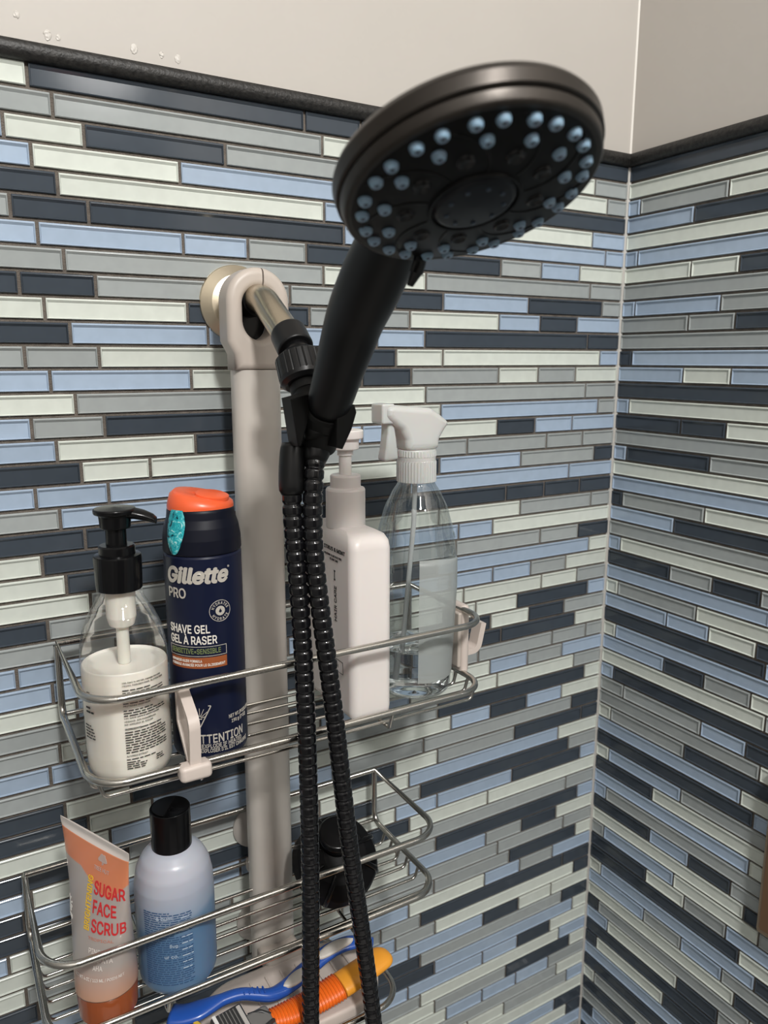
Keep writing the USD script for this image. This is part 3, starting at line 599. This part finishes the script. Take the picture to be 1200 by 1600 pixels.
obj('bottle', skin(np.array(pts)), whitep, t, 40)
obj('pump_collar', lathe(rounded([(0, .148), (.0155, .148), (.0161, .150), (.0161, .1795), (.0152, .1812), (.0124, .1815), (.0124, .1905), (.0116, .1918), (.005, .1920), (0, .192)], .0009), 48, (*WC, K)), whitep, t, 40)
obj('pump_stem', lathe([(.0001, .191), (.0051, .191), (.0051, .2070), (.0064, .2075), (.0064, .214), (.0001, .214)], 32, (*WC, K)), whitep, t, 40)
obj('pump_head', lathe(rounded([(0, .2120), (.0110, .2120), (.0112, .2200), (.0145, .2210), (.0147, .2278), (0, .2290)], .0012), 48, (*WC, K)), whitep, t, 40)
dirp = np.array([-.85, .5, 0])/np.linalg.norm([-.85, .5, 0]); dq = np.array([-dirp[1], dirp[0], 0])
V = np.array([[np.array([WC[0], WC[1], K+h])+dirp*s+dq*w*1.3*math.cos(x)+np.array([0, 0, w*math.sin(x)]) for x in np.linspace(0, 2*PI, 16, endpoint=False)] for s, w, h in [(.006, .004, .224), (.020, .0038, .2235), (.030, .0033, .221), (.034, .0026, .217)]])
obj('spout', skin(V), whitep, t, 40)
# print on the broad left face (looking along +x, reading towards the camera)
FX = WC[0]-.0185
def on_left(y0, z0): return lambda v: np.stack([FX-.0001-v[:, 2], y0-v[:, 0], z0+v[:, 1]], 1)
E0, Y0 = K, WC[1]+.0400
def lp(m, y, z): obj('print', bend(m, on_left(y, z)), ink, t, False)
m = letters('CITRUS & MINT', .0030, True, squeeze=.95); m.apply_scale((.0400/width(m), 1, 1)); lp(m, Y0-.0335, K+.1335)
blk = []; put(letters('SILICONE & SULFATE FREE', .0017, False), 0, .0030); put(letters('CLEAN CARE', .0017, False), .010, 0); m = trimesh.util.concatenate(blk); lp(m, Y0-.0375, K+.1255)
m = letters('HAIR CARE', .0040, False, squeeze=1.0); m.apply_transform(trimesh.transformations.rotation_matrix(PI/2, (0, 0, 1))); lp(m, Y0-.0590, K+.0760)
m = letters('I', .008, True, squeeze=.5); lp(m, Y0-.0545, K+.110)
fr = Polygon(sbox(0, 0, .034, .0105)).difference(sbox(.0004, .0004, .0336, .0101)); m = trimesh.creation.extrude_polygon(fr, .0001, engine='earcut'); lp(m, Y0-.035, K+.0340)
m = letters('CONDITIONER', .0026, False, squeeze=.9); lp(m, Y0-.0375, K+.0378)
blk = []; put(words(.026, .0032, 2, 21, .0016), 0, 0); lp(trimesh.util.concatenate(blk), Y0-.034, K+.0280)
m = letters('12 FL OZ | 355 ML', .0026, True, squeeze=.7); lp(m, Y0-.034, K+.0165)

# --- clear spray bottle
SC = (-.3300, -.0960)
t = thing('spray_bottle', 'clear plastic trigger spray bottle with frosted white sprayer', 'spray bottle', (*SC, FLOOR_U))
sprof = fillet([(a, b, 0) for a, b in [(.0001, .0015), (.024, .0), (.0300, .0035), (.0312, .010), (.0330, .050), (.0352, .095), (.0350, .118), (.0318, .143), (.0262, .163), (.0195, .1765), (.0158, .1815), (.0150, .186), (.0150, .195)]], .03, 5)[:, :2]
pet2 = clear('clear_bottle_plastic', (.90, .92, .92), .42, .03, .05)
obj('bottle', lathe([tuple(q) for q in sprof], 72, (*SC, K)), pet2, t, True)
zl = .0435
liq = [(max(r-.0010, .0001), h+.0010) for r, h in sprof if h < zl-.003]
water = usdkit.material(stage, '/World/Looks/clear_liquid', {'p': ('principled_bsdf', {'base_color': (.93, .96, .97), 'roughness': .02, 'ior': 1.33, 'transmission_weight': 1.})}, [], surface='p.BSDF')
obj('liquid', lathe(liq+[(liq[-1][0], zl), (liq[-1][0]-.0015, zl-.0012), (.0001, zl-.0016)], 72, (*SC, K)), water, t, 40)
# bubbles at the waterline
g = random.Random(8); bub = []
for k in range(60):
    an = g.uniform(-2.9, -.4); rr = liq[-1][0]-g.uniform(.0006, .006); s = g.uniform(.0004, .0012); m = trimesh.creation.icosphere(1, s); m.apply_translation((SC[0]+rr*math.cos(an), SC[1]+rr*math.sin(an), K+zl+g.uniform(-.0015, .0012))); bub.append(m)
obj('bubbles', bub, mat('foam', (.8, .82, .82), .15, transmission_weight=.6), t, True, kind='stuff')
obj('dip_tube', tube(fillet([(SC[0]-.001, SC[1], K+.20), (SC[0]-.002, SC[1], K+.150), (SC[0]-.0125, SC[1]+.004, K+.012)], .1, 10), .0021, 16), mat('translucent_tube', (.66, .68, .68), .3, transmission_weight=.35), t, True)
# half-peeled label, back of the bottle seen through the front
frost = usdkit.material(stage, '/World/Looks/frosted_label', {'t': ('transparent_bsdf', {'color': (.85, .87, .86)}), 'p': ('principled_bsdf', {'base_color': (.58, .61, .60), 'roughness': .4}), 'm': ('mix_closure', {'fac': .40})}, [('t.BSDF', 'm.closure1'), ('p.BSDF', 'm.closure2')], surface='m.closure')
V = []
for h in np.linspace(.018, .1240, 20):
    r = np.interp(h, sprof[:, 1], sprof[:, 0])+.0003
    V.append([(SC[0]+(r+o_)*math.cos(x), SC[1]+(r+o_)*math.sin(x), K+h-(.004*max(0, x+1.6) if h > .12 else 0)) for o_, xs in ((0, np.linspace(-2.05, -.35, 24)), (.00015, np.linspace(-.35, -2.05, 24))) for x in xs])
obj('label', skin(np.array(V)), frost, t, 60)
frostp = mat('frosted_plastic', (.74, .73, .71), .34, transmission_weight=.25, subsurface_weight=.2, subsurface_scale=.004)
n = 80; a = np.linspace(0, 2*PI, n, endpoint=False); rib = .0005*(np.arange(n) % 2)
V = [np.stack([SC[0]+(r-rib*k)*np.cos(a), SC[1]+(r-rib*k)*np.sin(a), np.full(n, K+h)], 1) for r, h, k in [(.0152, .1835, 0), (.0166, .184, 1), (.0166, .2005, 1), (.0160, .2015, 0), (.0160, .2045, 0), (.0166, .205, 1), (.0164, .2095, 1), (.0156, .2105, 0), (.0001, .2105, 0)]]
obj('screw_collar', skin(np.array(V)), frostp, t, 30)
ox, oz = SC[0], K
P = fillet([(x, z, 0) for x, z in [(-.0345, .2385), (-.0345, .2460), (-.0280, .2475), (.0080, .2440), (.0170, .2385), (.0262, .2318), (.0215, .2262), (.0165, .2190), (.0155, .2100), (-.0150, .2100), (-.0160, .2190), (-.0200, .2270), (-.0270, .2320), (-.0315, .2350)]], .004, 4, True)[:, :2]
obj('spray_head', prism(P, .0240, .0055, (ox, SC[1], oz), (1, 0, 0), (0, 0, 1), 6), frostp, t, 40)
obj('nozzle', manif(rbox((ox-.0320, SC[1], oz+.2405), (.0120, .0185, .0160), .0018)), frostp, t, 35)
P = fillet([(x, z, 0) for x, z in [(-.0305, .2340), (-.0250, .2330), (-.0225, .2200), (-.0205, .2035), (-.0345, .2025), (-.0325, .2120), (-.0310, .2240)]], .002, 3, True)[:, :2]
obj('trigger', prism(P, .0120, .002, (ox, SC[1], oz), (1, 0, 0), (0, 0, 1), 3), frostp, t, 40)
# moulded recycling marks
for an, h, r in ((-1.02, .128, .0036), (-.72, .1395, .0029)):
    rr = np.interp(h, sprof[:, 1], sprof[:, 0]); c = np.array([SC[0]+rr*math.cos(an), SC[1]+rr*math.sin(an), K+h]); nn = np.array([math.cos(an), math.sin(an), .35]); nn /= np.linalg.norm(nn)
    obj('moulded_mark', lathe([(r-.0004, 0), (r, .0004), (r+.0004, 0)], 28, c, nn), pet2, t, True)
# ================================================================ LOWER BASKET AND SOAP DISH
FLOOR_L = LFL+.0016; K = FLOOR_L
# --- blue bottle
BC = (-.5488, -.1040); BR = .0292
t = thing('body_wash_bottle', 'frosted plastic bottle of blue wash with a black disc cap', 'bottle', (*BC, K))
prof = [(.0001, .001), (.020, .001), (.0258, .002), (.0286, .0075), (.0292, .014), (.0292, .072), (.0287, .084), (.0268, .0945), (.0228, .1030), (.0168, .1085), (.0138, .1100), (.0136, .114)]
prof = fillet([(a, b, 0) for a, b in prof], .012, 4)[:, :2]
n = {'g': ('texture_coordinate', {}), 's': ('separate_xyz', {}), 'k': ('math', {'math_type': 'multiply_add', 'value2': -.28, 'value3': 0.}), 'm': ('math', {'math_type': 'add'}),
     'w': ('map_range', {'from_min': 0.052, 'from_max': .098, 'to_min': 0., 'to_max': 1., 'clamp': True}),
     'r': ('rgb_ramp', {'ramp': [(0, (.105, .20, .34)), (.18, (.15, .25, .38)), (.30, (.27, .34, .45)), (.62, (.36, .40, .49)), (1, (.46, .48, .55))]}),
     'p': ('principled_bsdf', {'roughness': .30, 'subsurface_weight': .25, 'subsurface_scale': .006})}
bluem = usdkit.material(stage, '/World/Looks/frosted_blue', n, [('g.object', 's.vector'), ('s.x', 'k.value1'), ('k.value', 'm.value1'), ('s.z', 'm.value2'), ('m.value', 'w.value'), ('w.result', 'r.fac'), ('r.color', 'p.base_color')], surface='p.BSDF')
obj('bottle', lathe([tuple(q) for q in prof], 72, (0, 0, 0)) if False else bend(lathe([tuple(q) for q in prof], 72), lambda v: v+np.array([*BC, K])), bluem, t, True)
V = []
n_ = 48; a = np.linspace(0, 2*PI, n_, endpoint=False)
for r, h, s_ in [(.0001, .1085, 0), (.0140, .1085, 0), (.0146, .1095, 0), (.0146, .1340, 0), (.0146, .1395, .0), (.0140, .1405, .0), (.0136, .1392, 1), (.0001, .1386, 1)]:
    V.append(np.stack([BC[0]+r*np.cos(a), BC[1]+r*np.sin(a), K+h+s_*.0016*np.cos(a-1.2)], 1))
obj('disc_cap', skin(np.array(V)), gloss, t, 35)
obj('disc_cap_tab', prism(Polygon([(.0128*math.cos(x), .0128*math.sin(x)) for x in np.linspace(1.0, 1.0+PI, 24)]), .0016, .0004, (BC[0], BC[1], K+.1402)), gloss, t, 35)
blk = []
def put(m, dx, dy): m = m.copy(); m.apply_translation((dx, dy, 0)); blk.append(m)
put(words(.036, .00185, 33, 31, .00125), 0, .0630)
print_on('back_print', trimesh.util.concatenate(blk), BC, BR, -152, K+.0105, mat('navy_ink', (.035, .09, .20), .5), t)
blk = []; put(letters('& bum', .0030, False), .010, .0575); put(letters('Sug.', .0024, False), .019, .0350); put(letters('ur co.', .0028, False), .015, .0260); put(words(.008, .0052, 9, 33, .0011), .028, .058)
print_on('front_print', trimesh.util.concatenate(blk), BC, BR+.0001, -152, K+.0105, mat('pale_ink', (.50, .58, .68), .5), t)

# --- face scrub tube standing on its cap
TC = np.array([-.6020, -.1090]); td = np.array([.42, -.907]); td /= np.linalg.norm(td); tn = np.array([-td[1], td[0]])*-1.
if tn[1] > 0: tn = -tn
TZ0, TZ1 = K+.0215, 1.4375
t = thing('scrub_tube', 'translucent face scrub tube, orange at its crimped top, copper cap', 'tube', (*TC, K))
def tube_pt(phi, z, off=0.):
    phi, z = np.asarray(phi, float), np.asarray(z, float)
    u = np.clip((z-TZ0)/(TZ1-TZ0), 0, 1); a_ = .0218+(.0395-.0218)*u**1.1; b_ = .0218*(1-u**1.35)+.0009*u
    cp, sp_ = np.cos(phi), np.sin(phi); dent = 1-.10*np.exp(-((z-1.388)/.010)**2)*np.exp(-((phi-2.9)/.35)**2); o = b_*sp_+off*np.sign(sp_+1e-9)
    return np.stack([TC[0]-.001*u+a_*cp*dent*td[0]+o*tn[0], TC[1]+.004*u+a_*cp*dent*td[1]+o*tn[1], z], -1)
NP, NZ = 160, 150
ph = np.linspace(0, 2*PI, NP, endpoint=False); zs = np.linspace(TZ0, TZ1-.0062, NZ)
PH, ZS = np.meshgrid(ph, zs); V = tube_pt(PH, ZS)
m = skin(V); v = np.asarray(m.vertices)
side_s = (v[:, :2]-TC)@td; zb = 1.4135-.45*np.clip(side_s+.012, 0, .030)+1.1*np.maximum(0, side_s-.021)
w = np.clip((v[:, 2]-zb)/.0006+.5, 0, 1)[:, None]; low = np.clip((1.350-v[:, 2])/.030, 0, 1)[:, None]
clearc = np.array([.42, .37, .345])*(1-low)+np.array([.60, .30, .19])*low; col = clearc*(1-w)+np.array([.70, .235, .115])*w
pr = obj('tube', m, tone_by_attribute('tube_plastic', .30, subsurface_weight=.12, subsurface_scale=.004, coat_weight=.2), t, True)
UsdGeom.PrimvarsAPI(pr).CreatePrimvar('tone', Sdf.ValueTypeNames.Color3fArray, 'vertex').Set([Gf.Vec3f(*map(float, q)) for q in col])
zs2 = np.linspace(TZ1-.0062, TZ1, 6); P2, Z2 = np.meshgrid(ph, zs2)
def flat(P, Z): q = tube_pt(P, np.full_like(Z, TZ1-.0062)); k = np.clip((Z-TZ1+.0062)/.002, 0, 1)[..., None]; c = np.stack([TC[0]-.001+.0395*np.cos(P)*td[0], TC[1]+.004+.0395*np.cos(P)*td[1], Z], -1)+np.stack([tn[0]*.0007*np.sin(P), tn[1]*.0007*np.sin(P), 0*P], -1); q[..., 2] = Z; return q*(1-k)+c*k
obj('crimp', skin(flat(P2, Z2)), mat('clear_crimp', (.62, .56, .52), .35), t, 40)
cap = mat('copper_cap', (.32, .075, .020), .28, coat_weight=.4)
obj('cap', lathe(rounded([(0, 0), (.0195, 0), (.0204, .001), (.0214, .0215), (.0206, .0228), (0, .0228)], .0008), 72, (*TC, K)), cap, t, 40)
def on_tube(s0, z0):
    def fn(v):
        z = z0+v[:, 1]; u = np.clip((z-TZ0)/(TZ1-TZ0), 0, 1); a_ = .0218+(.0395-.0218)*u**1.1; b_ = .0218*(1-u**1.35)+.0009*u
        tab = np.linspace(0, PI, 200); out = []
        phi = np.empty(len(v))
        for i in range(len(v)):
            ds = np.hypot(a_[i]*np.sin(tab), b_[i]*np.cos(tab)); S = np.r_[0, np.cumsum((ds[1:]+ds[:-1])/2*(tab[1]-tab[0]))]; mid = np.interp(PI/2, tab, S)
            phi[i] = np.interp(mid-(s0+v[i, 0]), S, tab)
        return tube_pt(phi, z, .00025) + v[:, 2:3]*np.array([tn[0], tn[1], 0])
    return fn
def tp(text, h, s0, z0, m_, w_=None, rot=False, bold=True, name='print'):
    q = letters(text, h, bold) if isinstance(text, str) else text
    if w_: q.apply_scale((w_/width(q), 1, 1))
    if rot: q.apply_transform(trimesh.transformations.rotation_matrix(PI/2, (0, 0, 1)))
    return obj(name, bend(q, on_tube(s0, z0)), m_, t, False)
red = mat('red_ink', (.62, .030, .035), .45); yel = mat('yellow_ink', (.80, .50, .035), .45); wht = mat('soft_white_ink', (.72, .66, .62), .5)
SX = .0085
tp('SUGAR', .0088, SX, 1.4008, red, .0262); tp('FACE', .0088, SX, 1.3876, red, .0195); tp('SCRUB', .0088, SX, 1.3744, red, .0265)
tp('BRIGHTENING', .0050, SX-.0018, 1.3735, yel, .0375, True)
tp('PINEAPPLE', .0036, SX-.001, 1.3590, wht, .0220, bold=False); tp('PAPAYA', .0036, SX+.002, 1.3530, wht, .0150, bold=False); tp('AHA', .0036, SX+.003, 1.3470, wht, .0070, bold=False)
tp('NET WT 4 OZ / 113 ML / POIDS NET', .0024, SX-.014, 1.3385, wht, .0390, bold=False); tp('TROPICAL', .0020, SX-.002, 1.3685, mat('faint_ink', (.50, .22, .17), .5), .020, bold=False)
crown = shapely.union_all([shapely.Point(x, y).buffer(r) for x, y, r in [(0, 0, .0024), (-.0022, -.0004, .0018), (.0022, -.0005, .0019), (-.001, .0012, .0019), (.0012, .0012, .0018), (-.0035, -.0010, .0011), (.0036, -.0012, .0011)]]).union(sbox(-.0004, -.0042, .0004, 0)).union(sbox(.0008, -.0036, .0013, 0))
tp(trimesh.creation.extrude_polygon(crown.simplify(.00015), .0002, engine='earcut'), 0, SX+.006, 1.4258, mat('grey_pink_ink', (.50, .37, .33), .5), name='emblem'); tp('TREE HUT', .0026, SX-.002, 1.4170, LOOKS['grey_pink_ink'], .015, bold=False)
burst = shapely.union_all([affinity.rotate(sbox(-.0006, .001, .0006, .0058), k*36+10, origin=(0, 0)) for k in range(10)])
tp(trimesh.creation.extrude_polygon(burst, .0002, engine='earcut') if burst.geom_type == 'Polygon' else trimesh.util.concatenate([trimesh.creation.extrude_polygon(q, .0002, engine='earcut') for q in burst.geoms]), 0, -.0215, 1.3815, mat('bright_white_ink', (.82, .80, .76), .5), name='star_mark')
m = letters('SCRUB', .0028, True); tp(m, 0, -.0240, 1.3725, LOOKS['bright_white_ink'], .009)

# --- black rounded scrubber
PC = np.array([-.4060, -.0910, K+.0375])
t = thing('body_scrubber', 'glossy black rounded scrubber half hidden behind the hose', 'scrubber', tuple(PC))
ax = np.array([-.15, -.70, .70]); ax /= np.linalg.norm(ax)
sh = lathe(rounded([(0, -.022), (.026, -.022), (.0355, -.014), (.0372, -.003), (.0345, .008), (.024, .017), (.0145, .020), (0, .021)], .006), 64, PC, ax, (1, 0, 0))
v = np.asarray(sh.vertices); d_ = v-PC; nn = meshkit.fbm(v*55, 2, 3)-.5; sh.vertices = v+d_/np.linalg.norm(d_, axis=1, keepdims=True)*(nn*.004)[:, None]
rubber = mat('black_rubber', (.004, .004, .0045), .55, specular_ior_level=.15)
obj('body', sh, rubber, t, True)
obj('grip', lathe(rounded([(0, .012), (.0165, .012), (.0155, .0215), (.0170, .0275), (.0150, .0310), (0, .0320)], .003), 40, PC+np.array([.001, .006, .004]), (-.1, -.45, .9)), gloss, t, 40)
x1_ = np.cross(ax, (1, 0, 0)); x1_ /= np.linalg.norm(x1_); y1_ = np.cross(ax, x1_)
for k in range(8):
    a_ = k*PI/4+.2; c = PC+ax*.0065+.0345*(math.cos(a_)*x1_+math.sin(a_)*y1_); q = math.cos(a_)*x1_+math.sin(a_)*y1_
    obj('rib', tube(np.array([PC+ax*h+r*q for r, h in [(.0165, .0195), (.0250, .0170), (.0330, .0100), (.0368, .000), (.0362, -.010)]]), [.0014, .0021, .0024, .0021, .0012], 10), gloss, t, True)

def smooth_path(p, n):
    p = np.array(p, float); l = np.r_[0, np.cumsum(np.linalg.norm(np.diff(p, axis=0), axis=1))]; return CubicSpline(l, p)(np.linspace(0, l[-1], n))
# --- soap dish: disposable razor, toothbrush-like blue handle, orange razor
DZ = 1.2440
blue_p = mat('blue_plastic', (.020, .090, .42), .25, coat_weight=.3); grey_g = mat('grey_grip', (.62, .58, .53), .5)
t = thing('blue_razor', 'blue and white disposable razor lying across the soap dish', 'razor', (-.47, -.10, DZ))
bp = smooth_path([(-.5560, -.0990, DZ+.0165), (-.5270, -.1080, DZ+.0185), (-.5000, -.1110, DZ+.0185), (-.4800, -.1170, DZ+.0130), (-.4650, -.1150, DZ+.0120), (-.4400, -.1080, DZ+.0150), (-.3820, -.1130, DZ+.0170)], 80)
k = np.linspace(0, 1, len(bp)); wv = np.interp(k, [0, .12, .22, .40, .50, .62, .72, .9, 1], [.0100, .0095, .0052, .0050, .0066, .0085, .0080, .0078, .0050]); hv = np.interp(k, [0, .15, .25, .5, 1], [.0045, .0045, .0042, .0050, .0036])
sec = [[(x*.0 + w_*math.cos(x), h_*math.sin(x)) for x in np.linspace(0, 2*PI, 20, endpoint=False)] for w_, h_ in zip(wv, hv)]
obj('handle', sweep(bp, np.array(sec), up=(0, 0, 1)), blue_p, t, True)
for lo_, hi_ in ((.50, .66), (.70, .92)):
    i0, i1 = int(lo_*len(bp)), int(hi_*len(bp)); q = bp[i0:i1]+np.array([0, -.0020, .0034]); kk = np.linspace(0, PI, len(q)); w2 = wv[i0:i1]*.72*np.sin(kk)**.5+.0003
    obj('grip', sweep(q, np.array([[(w_*math.cos(x), .0024*math.sin(x)) for x in np.linspace(0, 2*PI, 16, endpoint=False)] for w_ in w2]), up=(0, 0, 1)), grey_g, t, True)
for j in range(5): obj('grip_ridge', rbox((-.5010+.0040*j, -.1115-.001*j, DZ+.0215-.0006*j), (.0014, .0070, .0022), .0006), blue_p, t)
obj('blade_head', manif(rbox((0, 0, 0), (.012, .036, .007), .002, 20)).apply_translation((-.5480, -.1140, DZ+.0120)), mat('dark_blue_plastic', (.008, .05, .20), .3), t)
obj('lubricant_strip', manif(rbox((0, 0, 0), (.0035, .034, .003), .001, 20)).apply_translation((-.5400, -.1190, DZ+.0155)), mat('yellow_strip', (.70, .48, .05), .5), t)

t = thing('orange_razor', 'orange razor with a grey cartridge lying in the soap dish', 'razor', (-.43, -.135, DZ))
orange = mat('orange_grip', (.85, .155, .012), .34); amber = mat('amber_grip', (.88, .36, .035), .34)
op = smooth_path([(-.4900, -.1400, DZ+.0130), (-.4550, -.1400, DZ+.0120), (-.4150, -.1385, DZ+.0170), (-.3780, -.1330, DZ+.0200)], 70)
k = np.linspace(0, 1, len(op)); wv = PchipInterpolator([0, .15, .5, .7, .92, .98, 1], [.0080, .0105, .0122, .0126, .0118, .0085, .0020])(k); hv = PchipInterpolator([0, .5, .92, .98, 1], [.0060, .0070, .0060, .0042, .0010])(k)
sec = np.array([[(w_*math.cos(x), h_*math.sin(x)) for x in np.linspace(0, 2*PI, 24, endpoint=False)] for w_, h_ in zip(wv, hv)])
cut = int(.55*len(op))
obj('grip', sweep(op[:cut+1], sec[:cut+1], up=(0, 0, 1)), orange, t, True); obj('tail', sweep(op[cut:], sec[cut:], up=(0, 0, 1)), amber, t, True)
for j in np.linspace(.02, .53, 22):
    i0 = min(int(j*len(op)), len(op)-2); f_ = j*len(op)-i0; c = op[i0]*(1-f_)+op[i0+1]*f_; w_ = np.interp(j, k, wv)+.0004; h_ = np.interp(j, k, hv)+.0004; tg = op[i0+1]-op[i0]; tg /= np.linalg.norm(tg); sd = np.cross((0, 0, 1), tg); sd /= np.linalg.norm(sd); uu = np.cross(tg, sd)
    obj('grip_rib', tube(np.array([c+sd*w_*math.cos(x)+uu*h_*math.sin(x) for x in np.linspace(-.3, PI+.3, 14)]), .0006, 6), orange, t, True)
dk = mat('charcoal_plastic', (.035, .035, .036), .4); gp = mat('grey_plastic', (.16, .155, .15), .4)
def oriented(d, r, ang, c): 
    q = manif(rbox((0, 0, 0), d, r)); q.apply_transform(trimesh.transformations.rotation_matrix(math.radians(14), (1, 0, 0))); q.apply_transform(trimesh.transformations.rotation_matrix(ang, (0, 0, 1))); q.apply_translation(c); return q
ca = math.radians(8); cc = np.array([-.5180, -.1430, DZ+.0160])
obj('cartridge', oriented((.026, .040, .0080), .002, ca, cc), dk, t, 30)
for j in range(5): obj('blade', oriented((.0010, .034, .0010), .0003, ca, cc+np.array([-.0060+.0028*j, 0, .0046])), gp, t, 30)
obj('lubricant_strip', oriented((.0034, .036, .0016), .0006, ca, cc+np.array([.0095, 0, .0044])), mat('pale_grey_strip', (.45, .43, .41), .5), t, 30)
obj('guard_strip', oriented((.0030, .036, .0016), .0006, ca, cc+np.array([-.0100, 0, .0042])), mat('white_strip', (.75, .74, .72), .45), t, 30)
obj('pivot_block', oriented((.0200, .022, .0090), .003, ca, cc+np.array([.0200, .001, -.0010])), gp, t, 30)
for j in (-1, 1): obj('pivot_arm', tube(fillet([cc+np.array([.0130, .010*j, .003]), cc+np.array([.0220, .0075*j, .0046]), cc+np.array([.0290, .0030*j, .0020])], .004, 5), .0017, 10), dk, t, True)
